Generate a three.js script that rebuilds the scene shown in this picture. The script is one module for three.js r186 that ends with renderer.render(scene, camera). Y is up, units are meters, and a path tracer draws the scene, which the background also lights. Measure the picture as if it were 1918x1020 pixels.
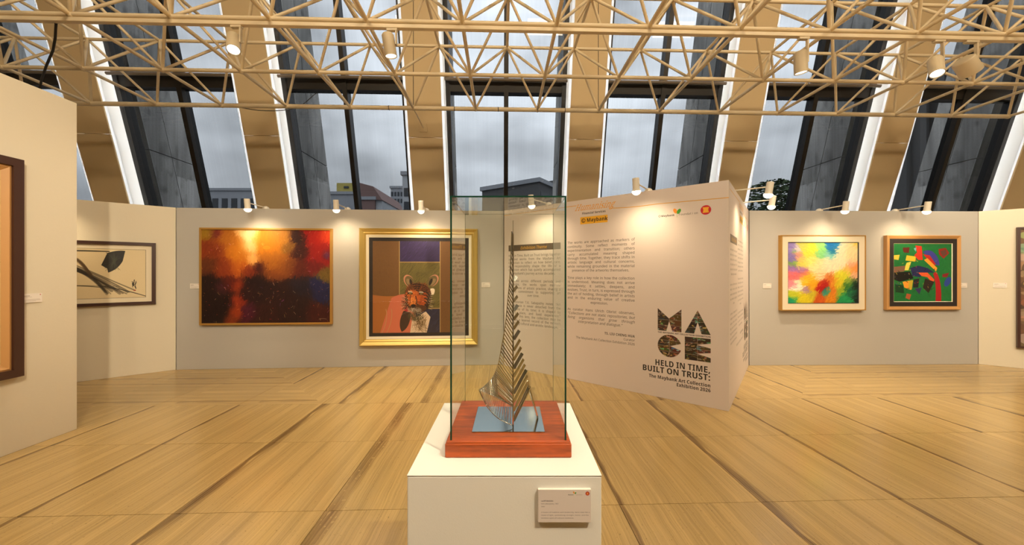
import * as THREE from 'three';
import { RoundedBoxGeometry } from 'three/addons/geometries/RoundedBoxGeometry.js';
import { mergeGeometries } from 'three/addons/utils/BufferGeometryUtils.js';
import { RectAreaLightUniformsLib } from 'three/addons/lights/RectAreaLightUniformsLib.js';
RectAreaLightUniformsLib.init();

// ---------- camera, renderer, sky ----------
const scene = new THREE.Scene();
const renderer = new THREE.WebGLRenderer({ antialias: true });
renderer.toneMapping = THREE.LinearToneMapping;
renderer.toneMappingExposure = 1.0;
renderer.shadowMap.enabled = true;
const camera = new THREE.PerspectiveCamera(74.42, 1918 / 1020, 0.05, 400);
camera.position.set(0, 1.5, 0);
camera.lookAt(0, 1.5, -10);

let seed = 7;
const rnd = () => { seed = (seed * 1664525 + 1013904223) >>> 0; return seed / 4294967296; };
const rr = (a, b) => a + (b - a) * rnd();
const reseed = (n) => { seed = n; };
function hash2(x, y, s) { let h = (x * 374761393 + y * 668265263 + s * 1442695041) | 0; h = Math.imul(h ^ (h >>> 13), 1274126177); return ((h ^ (h >>> 16)) >>> 0) / 4294967296; }
function vnoise(x, y, s, px) {                                     // value noise, period px in x
  const ix = Math.floor(x), iy = Math.floor(y), fx = x - ix, fy = y - iy, a = fx * fx * (3 - 2 * fx), b = fy * fy * (3 - 2 * fy);
  const w = (i) => (px ? ((i % px) + px) % px : i);
  const l = (p, q, t) => p + (q - p) * t;
  return l(l(hash2(w(ix), iy, s), hash2(w(ix + 1), iy, s), a), l(hash2(w(ix), iy + 1, s), hash2(w(ix + 1), iy + 1, s), a), b);
}
const SKY = 34.0, TINT = 0.0275;
{                                                                   // overcast sky: broad soft clouds, the same all round
  const W = 1024, H = 512, data = new Float32Array(W * H * 4);
  for (let r = 0; r < H; r++) for (let c = 0; c < W; c++) {
    const el = ((r + 0.5) / H - 0.5) * Math.PI, k = (c / W) * 24;
    let n = 0, a = 0.5;
    for (let o = 0; o < 5; o++) { n += a * vnoise(k * 2 ** o, el * 9 * 2 ** o, 11 + o, 24 * 2 ** o); a *= 0.5; }
    const up = Math.max(0, Math.sin(el)), v = el > 0 ? (0.27 + 1.12 * up) * (0.34 + 1.3 * n) : 0.25;
    const i = (r * W + c) * 4;
    data[i] = v * 0.93; data[i + 1] = v * 0.985; data[i + 2] = v * 1.05; data[i + 3] = 1;
  }
  const t = new THREE.DataTexture(data, W, H, THREE.RGBAFormat, THREE.FloatType);
  t.mapping = THREE.EquirectangularReflectionMapping; t.magFilter = THREE.LinearFilter; t.needsUpdate = true;
  scene.background = t; scene.backgroundIntensity = SKY;
}

// ---------- helpers ----------
const taken = {};
const numbered = (n) => { const k = (taken[n] = (taken[n] ?? -1) + 1); return k ? n + '_' + String(k).padStart(3, '0') : n; };
const shade = (m) => { m.castShadow = m.receiveShadow = true; return m; };
function tag(o, label, category, group, kind) { o.userData.label = label; o.userData.category = category; if (group) o.userData.group = group; if (kind) o.userData.kind = kind; return o; }
function thing(name, label, category, pos = [0, 0, 0], turn = 0, group, kind) {
  const g = new THREE.Group(); g.name = numbered(name); g.position.set(...pos); g.rotation.y = turn; scene.add(g);
  return tag(g, label, category, group, kind);
}
function part(parent, name, geo, mat, label) { const m = shade(new THREE.Mesh(geo, mat)); m.name = name; if (label) m.userData.label = label; parent.add(m); return m; }
function solo(name, geo, mat, label, category, group, kind) { const m = shade(new THREE.Mesh(geo, mat)); m.name = numbered(name); scene.add(m); return tag(m, label, category, group, kind); }
const lin = (r, g, b) => new THREE.Color().setRGB(r, g, b);
const std = (c, roughness = 0.7, extra = {}) => new THREE.MeshStandardMaterial({ color: c, roughness, ...extra });
const V = (x, y, z) => new THREE.Vector3(x, y, z);
const bx = (w, h, d, x = 0, y = 0, z = 0) => new THREE.BoxGeometry(w, h, d).translate(x, y, z);
const rbx = (w, h, d, r, x = 0, y = 0, z = 0) => new RoundedBoxGeometry(w, h, d, 2, r).translate(x, y, z);
function bar(a, b, r, n = 8) {                                      // straight round bar between two points
  const d = b.clone().sub(a), g = new THREE.CylinderGeometry(r, r, d.length(), n);
  g.applyQuaternion(new THREE.Quaternion().setFromUnitVectors(V(0, 1, 0), d.clone().normalize()));
  return g.translate((a.x + b.x) / 2, (a.y + b.y) / 2, (a.z + b.z) / 2);
}
function flat(a, b, w, t, nrm) {                                    // flat bar from a to b, width w, thickness t, face normal nrm
  const d = b.clone().sub(a), L = d.length(); d.normalize();
  const z = nrm.clone().addScaledVector(d, -nrm.dot(d)).normalize(), x = new THREE.Vector3().crossVectors(d, z);
  const g = new THREE.BoxGeometry(w, L, t);
  g.applyMatrix4(new THREE.Matrix4().makeBasis(x, d, z));
  return g.translate((a.x + b.x) / 2, (a.y + b.y) / 2, (a.z + b.z) / 2);
}
function hexa(p) {                                                  // 8 corners: bottom 0-3 ccw from above, top 4-7; planar uv in metres
  const F = [[0, 1, 2, 3], [4, 7, 6, 5], [0, 4, 5, 1], [1, 5, 6, 2], [2, 6, 7, 3], [3, 7, 4, 0]], pos = [], uv = [], idx = [];
  let c = V(0, 0, 0); for (const q of p) c.add(q); c.multiplyScalar(1 / 8);
  for (const f of F) {
    let q = f.map((i) => p[i]);
    const n = q[1].clone().sub(q[0]).cross(q[2].clone().sub(q[0])), m = q[0].clone().add(q[2]).multiplyScalar(0.5).sub(c);
    if (n.dot(m) < 0) { q = [q[0], q[3], q[2], q[1]]; n.negate(); }
    n.normalize();
    const ax = Math.abs(n.x), ay = Math.abs(n.y), az = Math.abs(n.z), b = pos.length / 3;
    for (const v of q) { pos.push(v.x, v.y, v.z); uv.push(...(ay > ax && ay > az ? [v.x, v.z] : ax > az ? [v.z, v.y] : [v.x, v.y])); }
    idx.push(b, b + 1, b + 2, b, b + 2, b + 3);
  }
  const g = new THREE.BufferGeometry();
  g.setAttribute('position', new THREE.Float32BufferAttribute(pos, 3)); g.setAttribute('uv', new THREE.Float32BufferAttribute(uv, 2)); g.setIndex(idx);
  const u = g.toNonIndexed(); u.computeVertexNormals(); return u;
}
function canvasTex(w, h, draw) {
  const c = document.createElement('canvas'); c.width = w; c.height = h;
  const x = c.getContext('2d'); draw(x, w, h);
  const t = new THREE.CanvasTexture(c); t.colorSpace = THREE.SRGBColorSpace; return t;
}
function dataTex(w, h, fn, srgb = true) {
  const d = new Uint8Array(w * h * 4);
  for (let y = 0; y < h; y++) for (let x = 0; x < w; x++) { const c = fn(x / w, y / h), i = (y * w + x) * 4; d[i] = c[0]; d[i + 1] = c[1]; d[i + 2] = c[2]; d[i + 3] = 255; }
  const t = new THREE.DataTexture(d, w, h); t.magFilter = THREE.LinearFilter; t.wrapS = t.wrapT = THREE.RepeatWrapping;
  if (srgb) t.colorSpace = THREE.SRGBColorSpace; t.needsUpdate = true; return t;
}
const c8 = (v) => Math.max(0, Math.min(255, Math.round(v)));

// ---------- materials ----------
const plasterBump = dataTex(512, 512, (u, v) => { const n = 255 * (0.5 * vnoise(u * 128, v * 128, 3, 128) + 0.3 * vnoise(u * 256, v * 256, 4, 256) + 0.2 * vnoise(u * 32, v * 32, 5, 32)); return [n, n, n]; }, false);
plasterBump.repeat.set(2, 2);
const paint = (c, rough = 0.85) => std(c, rough, { bumpMap: plasterBump, bumpScale: 0.0005 });
const M = {
  cream: paint(lin(0.69, 0.615, 0.47)), grey: paint(lin(0.48, 0.45, 0.40)),
  shell: paint(lin(0.6, 0.5, 0.36)), ceiling: paint(lin(0.6, 0.54, 0.44)),
  rib: paint(lin(0.74, 0.56, 0.31), 0.8), frameTube: std(lin(0.84, 0.69, 0.45), 0.45), darkFrame: std(lin(0.022, 0.018, 0.014), 0.45, { metalness: 0.3 }),
  railTube: std(lin(0.16, 0.12, 0.08), 0.5), grout: std(lin(0.16, 0.11, 0.06), 0.9),
  strip: new THREE.MeshPhysicalMaterial({ color: lin(0.92, 0.93, 0.95), transmission: 0.85, roughness: 1, thickness: 0, side: THREE.DoubleSide }),
  white: std(lin(0.82, 0.79, 0.72), 0.6), plinth: std(lin(0.82, 0.80, 0.74), 0.75, { bumpMap: plasterBump, bumpScale: 0.00015 }), lampBody: std(lin(0.70, 0.58, 0.38), 0.45), lampWhite: std(lin(0.8, 0.74, 0.62), 0.4),
  bulb: new THREE.MeshStandardMaterial({ color: 0x000000, emissive: lin(1, 0.86, 0.66), emissiveIntensity: 4 }),
  lens: new THREE.MeshStandardMaterial({ color: 0x000000, emissive: lin(1, 0.93, 0.8), emissiveIntensity: 3 }),
  steel: std(lin(0.80, 0.77, 0.71), 0.14, { metalness: 1 }), plate: std(lin(0.45, 0.485, 0.48), 0.12, { metalness: 1 }),
  black: std(lin(0.015, 0.012, 0.011), 0.5), cable: std(lin(0.03, 0.025, 0.02), 0.7), card: std(lin(0.8, 0.74, 0.66), 0.6),
  caseGlass: new THREE.MeshPhysicalMaterial({ color: lin(0.93, 0.965, 0.94), transmission: 1, roughness: 0.0, thickness: 0, ior: 1.5, side: THREE.DoubleSide }),
  glassEdge: new THREE.MeshPhysicalMaterial({ color: lin(0.012, 0.085, 0.05), roughness: 0.15, transmission: 0.3, thickness: 0 }),
};
const concTex = dataTex(512, 1024, (u, v) => {
  const stain = vnoise(u * 6, v * 2.2, 21, 6), streak = vnoise(u * 60, v * 3, 22, 60), fine = vnoise(u * 200, v * 300, 23, 200), blotch = vnoise(u * 14, v * 18, 24, 14);
  const k = 188 + 60 * (stain - 0.5) + 40 * (streak - 0.5) + 24 * (fine - 0.5) - (blotch > 0.72 ? 50 * (blotch - 0.72) * 3 : 0);
  return [c8(k), c8(k * 0.985), c8(k * 0.955)];
});
concTex.repeat.set(0.5, 0.25);
M.concrete = std(0xffffff, 0.9, { map: concTex });
const glassTex = dataTex(512, 256, (u, v) => {                      // tinted panes with rain streaks of dirt
  const s = 0.55 * vnoise(u * 120, v * 2, 31, 120) + 0.45 * vnoise(u * 340, v * 3, 32, 340), p = vnoise(u * 7, v * 6, 33, 7), k = 255 * (0.80 + 0.12 * s + 0.08 * p);
  return [c8(k), c8(k), c8(k)];
}, false);
M.pane = new THREE.MeshPhysicalMaterial({ color: lin(TINT * 1.08, TINT * 1.12, TINT * 1.15), map: glassTex, transmission: 1, roughness: 0, thickness: 0, ior: 1.45, specularIntensity: 0.35, side: THREE.DoubleSide });

const woodTex = dataTex(1024, 256, (u, v) => {
  const g = vnoise(u * 6, v * 90, 41, 6), f = vnoise(u * 40, v * 240, 42, 40), b = vnoise(u * 3, v * 7, 43, 3), k = 0.78 + 0.25 * g + 0.12 * f + 0.2 * (b - 0.5);
  return [c8(170 * k), c8(74 * k), c8(17 * k)];
});
M.wood = new THREE.MeshPhysicalMaterial({ color: 0xffffff, map: woodTex, roughness: 0.42, clearcoat: 0.12, clearcoatRoughness: 0.25 });

// ---------- stone floor: slabs 0.935 m square, laid on the building's axes ----------
const YAW = 0.031;                                                   // the building is turned a little from the line of sight
const TILE = 0.935, X0 = -0.17, D0 = 2.295;
function stone(kind) {
  return dataTex(1024, 1024, (u, v) => {
    const s = kind * 50, wob = 0.012 * (vnoise(v * 3, 1, s + 1) - 0.5) + 0.006 * (vnoise(v * 11, 2, s + 2) - 0.5), x = u + wob;
    const g1 = vnoise(x * 70, v * 0.7, s + 3), g2 = vnoise(x * 210, v * 1.3, s + 4), g3 = vnoise(x * 13, v * 0.6, s + 5), g4 = vnoise(x * 420, v * 5, s + 6), sp = vnoise(u * 150, v * 150, s + 7);
    let k = 0.86 + 0.06 * (g1 - 0.5) + 0.11 * (g2 - 0.5) + 0.08 * (g3 - 0.5) + 0.07 * (g4 - 0.5);
    if (g2 > 0.78) k -= 0.15 * (g2 - 0.78) / 0.22;
    if (sp > 0.93) k -= 0.15;
    let dark = 0;
    const band = (c, w) => { const d = Math.abs(x + 0.03 * (vnoise(v * 4, c * 9, s + 8) - 0.5) - c) / (w * (0.55 + 0.9 * vnoise(v * 6, c * 5, s + 13))); return d < 1 ? (1 - d * d) * (0.45 + 0.9 * vnoise(v * 4, c * 7, s + 12)) * (0.45 + 0.75 * vnoise(x * 150, v * 3, s + 9)) : 0; };
    if (kind === 0) dark = 0.85 * band(0.012, 0.024);
    if (kind === 1) dark = Math.max(0.85 * band(0.022, 0.036), 0.4 * band(0.07, 0.02));
    if (kind === 2) dark = Math.max(0.7 * band(0.975, 0.05), 0.35 * band(0.3, 0.03));
    if (kind === 3) dark = Math.max(0.4 * band(0.42, 0.05), 0.35 * band(0.7, 0.03));
    if (kind === 4) { dark = 0.9 * band(0.05, 0.075); if (dark > 0.3 && vnoise(u * 60, v * 45, s + 10) > 0.82) dark *= 0.3; }
    const r = 208 * k, g = 173 * k, b = 110 * k, q = Math.min(1, dark);
    return [c8(r * (1 - 0.44 * q)), c8(g * (1 - 0.49 * q)), c8(b * (1 - 0.54 * q))];
  });
}
const stoneTex = [0, 1, 2, 3, 4].map(stone);
const stoneRough = dataTex(256, 256, (u, v) => { const n = 255 * (0.55 + 0.45 * vnoise(u * 24, v * 4, 61, 24)); return [n, n, n]; }, false);
M.stone = stoneTex.map((t) => std(0xffffff, 0.27, { map: t, roughnessMap: stoneRough }));
{
  const floor = thing('floor', 'polished beige veined stone slab floor of the gallery', 'floor', [0, 0, 0], YAW, null, 'structure');
  part(floor, 'bed', bx(27, 0.2, 17.4, 0.2, -0.105, -1.3), M.grout);
  const sq = new THREE.BoxGeometry(TILE - 0.004, 0.02, TILE - 0.004).translate(0, -0.01, 0);
  { const uv = sq.attributes.uv, p = sq.attributes.position; for (let i = 0; i < uv.count; i++) uv.setXY(i, p.getX(i) / TILE + 0.5, p.getZ(i) / TILE + 0.5); }
  const poly = (pts, turned) => {                                    // a cut slab: outline in (X, D); turned = grain across
    const s = new THREE.Shape(pts.map(([x, d]) => new THREE.Vector2(x, d)));
    const g = new THREE.ExtrudeGeometry(s, { depth: 0.02, bevelEnabled: false }).rotateX(-Math.PI / 2).translate(0, -0.02, 0);
    const uv = g.attributes.uv, p = g.attributes.position;
    for (let i = 0; i < uv.count; i++) { const x = p.getX(i) / TILE, z = p.getZ(i) / TILE; turned ? uv.setXY(i, z, x) : uv.setXY(i, x, z); }
    return g;
  };
  const shrink = (pts) => { const c = pts.reduce((a, p) => [a[0] + p[0] / pts.length, a[1] + p[1] / pts.length], [0, 0]); return pts.map(([x, d]) => [x + Math.sign(c[0] - x) * 0.002, d + Math.sign(c[1] - d) * 0.002]); };
  const clip = (pts, a, b, c) => {                                   // keep a*x + b*d >= c
    const out = [];
    pts.forEach((p, i) => { const q = pts[(i + 1) % pts.length], f = a * p[0] + b * p[1] - c, g = a * q[0] + b * q[1] - c; if (f >= 0) out.push(p); if (f * g < 0) { const t = f / (f - g); out.push([p[0] + t * (q[0] - p[0]), p[1] + t * (q[1] - p[1])]); } });
    return out;
  };
  const DB = D0 + 2 * TILE, XL = X0 - 2 * TILE, XR = X0 + 4 * TILE;   // behind DB the slabs are mitred left of XL and right of XR
  const rest = [];
  const colKind = (k) => [3, 0, 1, 0, 0, 0, 1, 4][((k % 8) + 8) % 8];
  for (let j = -9; j < 7; j++) for (let k = -14; k < 14; k++) {
    const xa = X0 + k * TILE, da = D0 + j * TILE, xc = xa + TILE / 2, dc = da + TILE / 2;
    const inView = da > 1.2 && Math.abs(xc) < 1.55 * dc + 0.6 && da < 6.2;
    reseed(1000 + j * 53 + k * 7);
    if (da < DB - 0.01 || (xa > XL + (DB - da) && xa + TILE < XR - (DB - da) && false)) {
      if (!inView) { rest.push(sq.clone().translate(xc, 0, -dc)); continue; }
      const m = part(floor, 'tile', sq, M.stone[rnd() < 0.93 ? colKind(k) : 3]); m.position.set(xc, (rnd() - 0.5) * 0.0006, -dc); continue;
    }
    const base = [[xa, da], [xa + TILE, da], [xa + TILE, da + TILE], [xa, da + TILE]];
    // the two 45 degree joints: left X = XL - (D - DB), right X = XR + (D - DB)
    const bits = [[clip(clip(base, 1, 1, XL + DB), -1, 1, DB - XR), false], [clip(base, -1, -1, -(XL + DB)), true], [clip(base, 1, -1, XR - DB), true]];
    for (const [pts, turned] of bits) {
      if (pts.length < 3) continue;
      const w = Math.max(...pts.map((p) => p[0])) - Math.min(...pts.map((p) => p[0]));
      if (w < 0.01) continue;
      const g = poly(shrink(pts), turned);
      if (!inView) rest.push(g); else part(floor, 'tile', g, M.stone[turned ? 3 : rnd() < 0.5 ? 3 : colKind(k)]);
    }
  }
  const out = part(floor, 'tile_field', mergeGeometries(rest.map((g) => (g.index ? g.toNonIndexed() : g))), M.stone[3]);
  out.userData.kind = 'stuff';
}

// ---------- room shell ----------
const S = (name, geo, mat, label, cat = 'wall') => { const m = solo(name, geo, mat, label, cat, null, 'structure'); m.rotation.y = YAW; return m; };
S('ceiling', bx(27.4, 0.25, 15.4, 0.15, 8.125, -0.1), M.ceiling, 'plain pale ceiling over the exhibition hall', 'ceiling');
S('wall_rear', bx(27.4, 8, 0.25, 0.15, 4, 7.5), M.shell, 'plain cream rear wall of the hall', 'wall');
const sideWall = (x) => hexa([V(x - 0.12, 0, 7.4), V(x + 0.12, 0, 7.4), V(x + 0.12, 0, -9.9), V(x - 0.12, 0, -9.9), V(x - 0.12, 8, 7.4), V(x + 0.12, 8, 7.4), V(x + 0.12, 8, -7.7), V(x - 0.12, 8, -7.7)]);
S('wall_outer_left', sideWall(-13.3), M.shell, 'plain cream outer side wall left of the slanted windows');
S('wall_outer_right', sideWall(13.6), M.shell, 'plain cream outer side wall right of the slanted windows');

// display walls; a wall runs from a to b (x, z), its face towards the hall
function wallFrame(a, b) { const dx = b[0] - a[0], dz = b[1] - a[1], L = Math.hypot(dx, dz); return { a, L, turn: -Math.atan2(dz, dx), t: [dx / L, dz / L], n: [-dz / L, dx / L] }; }
const W = {
  backLeft: wallFrame([-5.184, -5.534], [-0.135, -5.8436]), backRight: wallFrame([3.70, -5.786], [7.636, -5.873]),
  cornerLeft: wallFrame([-7.30, -3.83], [-5.184, -5.534]), cornerRight: wallFrame([7.636, -5.873], [9.9, -4.067]), near: wallFrame([-4.04, 0.3], [-4.17, -3.438]),
  panelLeft: wallFrame([-0.138, -5.799], [2.342, -3.874]), panelRight: wallFrame([2.342, -3.874], [3.808, -5.772]),
};
// near wall: its face looks to +x; wallFrame's normal must point to the hall
for (const w of Object.values(W)) { const mx = w.a[0] + w.t[0] * w.L / 2, mz = w.a[1] + w.t[1] * w.L / 2; if ((0.8 - mx) * w.n[0] + (-1.5 - mz) * w.n[1] < 0) w.n = [-w.n[0], -w.n[1]]; }
// point on a wall: s along it, h up, o out of it
const on = (w, s, h, o = 0) => V(w.a[0] + w.t[0] * s + w.n[0] * o, h, w.a[1] + w.t[1] * s + w.n[1] * o);
const faceTurn = (w) => Math.atan2(w.n[0], w.n[1]);                  // local +z = out of the wall
function displayWall(name, w, H, mat, label, s0 = 0, s1 = w.L, thick = 0.12) {
  const g = rbx(s1 - s0, H, thick, 0.004), m = solo(name, g, mat, label, 'wall', null, 'structure');
  m.position.copy(on(w, (s0 + s1) / 2, H / 2, -thick / 2)); m.rotation.y = faceTurn(w); return m;
}
displayWall('wall_back_left', W.backLeft, 2.5, M.grey, 'long grey display wall behind the red abstract painting and the tiger picture', 0.003, W.backLeft.L);
displayWall('wall_back_right', W.backRight, 2.5, M.grey, 'pale grey display wall behind the two square bright abstract paintings', 0.135, W.backRight.L - 0.003);
displayWall('wall_corner_left', W.cornerLeft, 2.5, M.cream, 'cream angled display wall carrying the framed ink painting', 0, W.cornerLeft.L - 0.003);
displayWall('wall_corner_right', W.cornerRight, 2.5, M.cream, 'pale cream angled display wall beside the green abstract painting', 0.003, W.cornerRight.L);
displayWall('wall_near_left', W.near, 3.12, M.cream, 'taller cream partition standing free in front of the ink painting', 0, W.near.L, 0.16);

// ---------- slanted window front: ribs (trim) and windows ----------
const LEAN = 0.27, DF = 9.245, TOP = 8.02;
const P = (x, y, o) => V(x, y, -(DF - LEAN * y + o));                // a point on the slanted front, o outwards
const prism = (x0, x1, y0, y1, o0, o1, x0t = x0, x1t = x1) => hexa([P(x0, y0, o0), P(x1, y0, o0), P(x1, y0, o1), P(x0, y0, o1), P(x0t, y1, o0), P(x1t, y1, o0), P(x1t, y1, o1), P(x0t, y1, o1)]);
function sheet(a, b, c, d) { const g = new THREE.BufferGeometry(); g.setAttribute('position', new THREE.Float32BufferAttribute([...a.toArray(), ...b.toArray(), ...c.toArray(), ...d.toArray()], 3)); g.setAttribute('uv', new THREE.Float32BufferAttribute([0, 0, 1, 0, 1, 1, 0, 1], 2)); g.setIndex([0, 1, 2, 0, 2, 3]); g.computeVertexNormals(); return g; }
const ribX = (i) => -1.67 + 3.58 * (i - 3), SEAM = 4.5, BW = 0.375, LW = 0.435;
const ribWhich = ['beyond the outer left wall end', 'above the ink painting', 'above the red abstract painting', 'above the tiger picture', 'beside the sculpture case top', 'above the text panel corner', 'above the green abstract painting', 'at the outer right wall end'];
const slip = [[0, 0], [0, 0], [0.03, 0], [0.05, 0], [0.04, 0.02], [0, 0.14], [0, 0.19], [0, 0]];   // how far the lower cladding board has drawn in at its foot, left and right
for (let i = 0; i < 8; i++) {
  const x = ribX(i), g = thing('trim_' + (i + 1), 'slanted tan clad window rib with white edge strips ' + ribWhich[i], 'window rib', [0, 0, 0], YAW, null, 'structure');
  part(g, 'board', prism(x - BW, x + BW, SEAM + 0.006, TOP, 0, 0.03), M.rib);
  part(g, 'board', prism(x - BW + slip[i][0], x + BW - slip[i][1], 0, SEAM - 0.006, 0, 0.03, x - BW, x + BW), M.rib);
  part(g, 'core', prism(x - 0.2, x + 0.2, 0, TOP, 0.031, 0.8), M.white);
  for (const s of [-1, 1]) {
    const xe = x + s * LW, xi = x + s * 0.2;
    part(g, 'light_strip', mergeGeometries([sheet(P(xi, 0, 0.032), P(xe, 0, 0.032), P(xe, TOP, 0.032), P(xi, TOP, 0.032)), sheet(P(xe, 0, 0.032), P(xe, 0, 0.31), P(xe, TOP, 0.31), P(xe, TOP, 0.032))]), M.strip, 'bright white strip along the rib edge');
  }
  for (const [y0, y1] of [[-0.3, SEAM - 0.07], [SEAM - 0.05, 9.6]]) for (const [o0, o1] of [[0.8, 1.38], [1.395, 2.08]])
    part(g, 'concrete_panel', prism(x - 0.42, x + 0.42, y0, y1, o0, o1), M.concrete, 'weathered grey concrete fin outside the glass');
}
const winWhich = ['between the near partition and the first rib', 'above the ink painting and grey wall end', 'above the red abstract painting and tiger picture', 'behind the sculpture case', 'above the text panel', 'above the bright cloudlike abstract painting', 'above the green abstract painting'];
for (let i = 0; i < 7; i++) {
  const xa = ribX(i) + LW + 0.002, xb = ribX(i + 1) - LW - 0.002, xm = (xa + xb) / 2;
  const g = thing('window_' + (i + 1), 'tall slanted dark framed window ' + winWhich[i], 'window', [0, 0, 0], YAW, null, 'structure');
  part(g, 'stile', prism(xa, xa + 0.10, 0, TOP, 0.30, 0.55), M.darkFrame);
  part(g, 'stile', prism(xb - 0.10, xb, 0, TOP, 0.30, 0.55), M.darkFrame);
  part(g, 'mullion', prism(xm - 0.05, xm + 0.05, 0, TOP, 0.30, 0.52), M.darkFrame);
  part(g, 'transom', prism(xa + 0.1, xb - 0.1, 5.55, 5.77, 0.32, 0.50), M.darkFrame);
  part(g, 'rail', bar(P(xa, 5.74, 0.2), P(xb, 5.74, 0.2), 0.035), M.railTube, 'brown tube rail across the window');
  for (const [p, q] of [[xa + 0.1, xm - 0.05], [xm + 0.05, xb - 0.1]]) for (const [y0, y1] of [[0, 5.55], [5.77, TOP]])
    part(g, 'pane', sheet(P(p, y0, 0.42), P(q, y0, 0.42), P(q, y1, 0.42), P(p, y1, 0.42)), M.pane, 'smoked glass with rain streaks');
}

// ---------- space frame ----------
const FS = 1.2, HB = 4.67, HT = 5.5, FX = -0.489, bottomD = [6.977, 5.777, 4.577, 3.377], topD = [6.377, 5.177, 3.977];
{
  const g = thing('space_frame', 'tan painted steel tube space frame hung under the roof', 'space frame', [0, 0, 0], YAW);
  const kA = -9, kB = 9, bN = (k, d) => V(FX + k * FS, HB, -d), tN = (k, d) => V(FX + (k + 0.5) * FS, HT, -d);
  for (const d of bottomD) part(g, 'chord', bar(bN(kA, d), bN(kB, d), d > 6.9 ? 0.04 : 0.03, 10), M.frameTube);
  for (const d of topD) part(g, 'chord', bar(tN(kA, d), tN(kB - 1, d), 0.026, 8), M.frameTube);
  for (let k = kA; k <= kB; k++) part(g, 'cross_chord', bar(bN(k, bottomD[0]), bN(k, bottomD[3]), 0.026, 8), M.frameTube);
  for (let k = kA; k < kB; k++) part(g, 'cross_chord', bar(tN(k, topD[0]), tN(k, topD[2]), 0.024, 8), M.frameTube);
  topD.forEach((d, r) => { for (let k = kA; k < kB; k++) for (const [dk, dr] of [[0, 0], [1, 0], [0, 1], [1, 1]]) part(g, 'diagonal', bar(tN(k, d), bN(k + dk, bottomD[r + dr]), 0.021, 7), M.frameTube); });
  const node = new THREE.SphereGeometry(0.045, 10, 8);
  for (const d of bottomD) for (let k = kA; k <= kB; k++) part(g, 'node', node, M.frameTube).position.copy(bN(k, d));
  for (const k of [-1, 2]) part(g, 'hanger_rod', bar(bN(k, bottomD[0]), bN(k, bottomD[0]).setY(7.99), 0.006, 6), M.cable);
  const a = bN(-1, bottomD[0]), b = P(ribX(3) - 0.04, HB + 0.02, 0);
  part(g, 'brace_strut', bar(a, b, 0.012, 6), M.frameTube);
  const pl = part(g, 'anchor_plate', rbx(0.17, 0.17, 0.015, 0.004), M.rib); pl.position.copy(b).add(V(0, 0, 0.008)); pl.rotation.x = Math.atan(LEAN);
  const tie = new THREE.TorusGeometry(0.041, 0.006, 6, 14).rotateY(Math.PI / 2);
  for (const X of [-2.15, -0.9, -0.05, 0.72, 1.25]) part(g, 'cable_tie', tie, M.cable).position.set(X, HB, -bottomD[0]);
}
// lighting tracks under the frame
const track = (name, D, label) => { const g = thing(name, label, 'lighting track', [0, 0, 0], YAW); part(g, 'rail', rbx(21, 0.05, 0.06, 0.006, FX, HB - 0.0705, -D), M.frameTube); return g; };
track('lighting_track', 4.577, 'tan lighting track under the space frame holding the spotlights');
{ const t = track('lighting_track', -0.6, 'tan lighting track hung over the floor behind the sculpture plinth'); for (const X of [-6, 0, 6]) part(t, 'hanger_rod', bar(V(X, HB - 0.04, 0.6), V(X, 7.99, 0.6), 0.01, 6), M.frameTube); }
{
  const c = new THREE.CatmullRomCurve3([V(-5.62, 4.57, -4.42), V(-5.95, 4.44, -4.66), V(-6.5, 4.36, -5.0), V(-7.25, 4.25, -5.5), V(-7.7, 3.2, -5.8), V(-7.75, 0.02, -5.9)]);
  tag(shade(scene.add(Object.assign(new THREE.Mesh(new THREE.TubeGeometry(c, 24, 0.014, 6), M.cable), { name: numbered('cable') })).children.at(-1)), 'black cable hanging from the space frame beside the near partition', 'cable');
  const e = new THREE.CatmullRomCurve3([V(-5.55, 4.70, -6.75), V(-4.9, 4.66, -7.0), V(-4.45, 4.9, -7.4), V(-4.2, 5.35, -7.7)]);
  tag(shade(scene.add(Object.assign(new THREE.Mesh(new THREE.TubeGeometry(e, 20, 0.008, 5), M.cable), { name: numbered('cable') })).children.at(-1)), 'thin dark wire strung from the space frame to the window rail', 'cable');
}

// ---------- lamps ----------
const WARM = lin(1, 0.85, 0.63);
function spot(from, to, cd, angle, pen = 1, radius = 2, color = WARM) {
  const l = new THREE.SpotLight(color, cd, 0, angle, pen, 2); l.position.copy(from); l.target.position.copy(to); l.castShadow = true; l.shadow.radius = radius; scene.add(l, l.target); return l;
}
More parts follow.
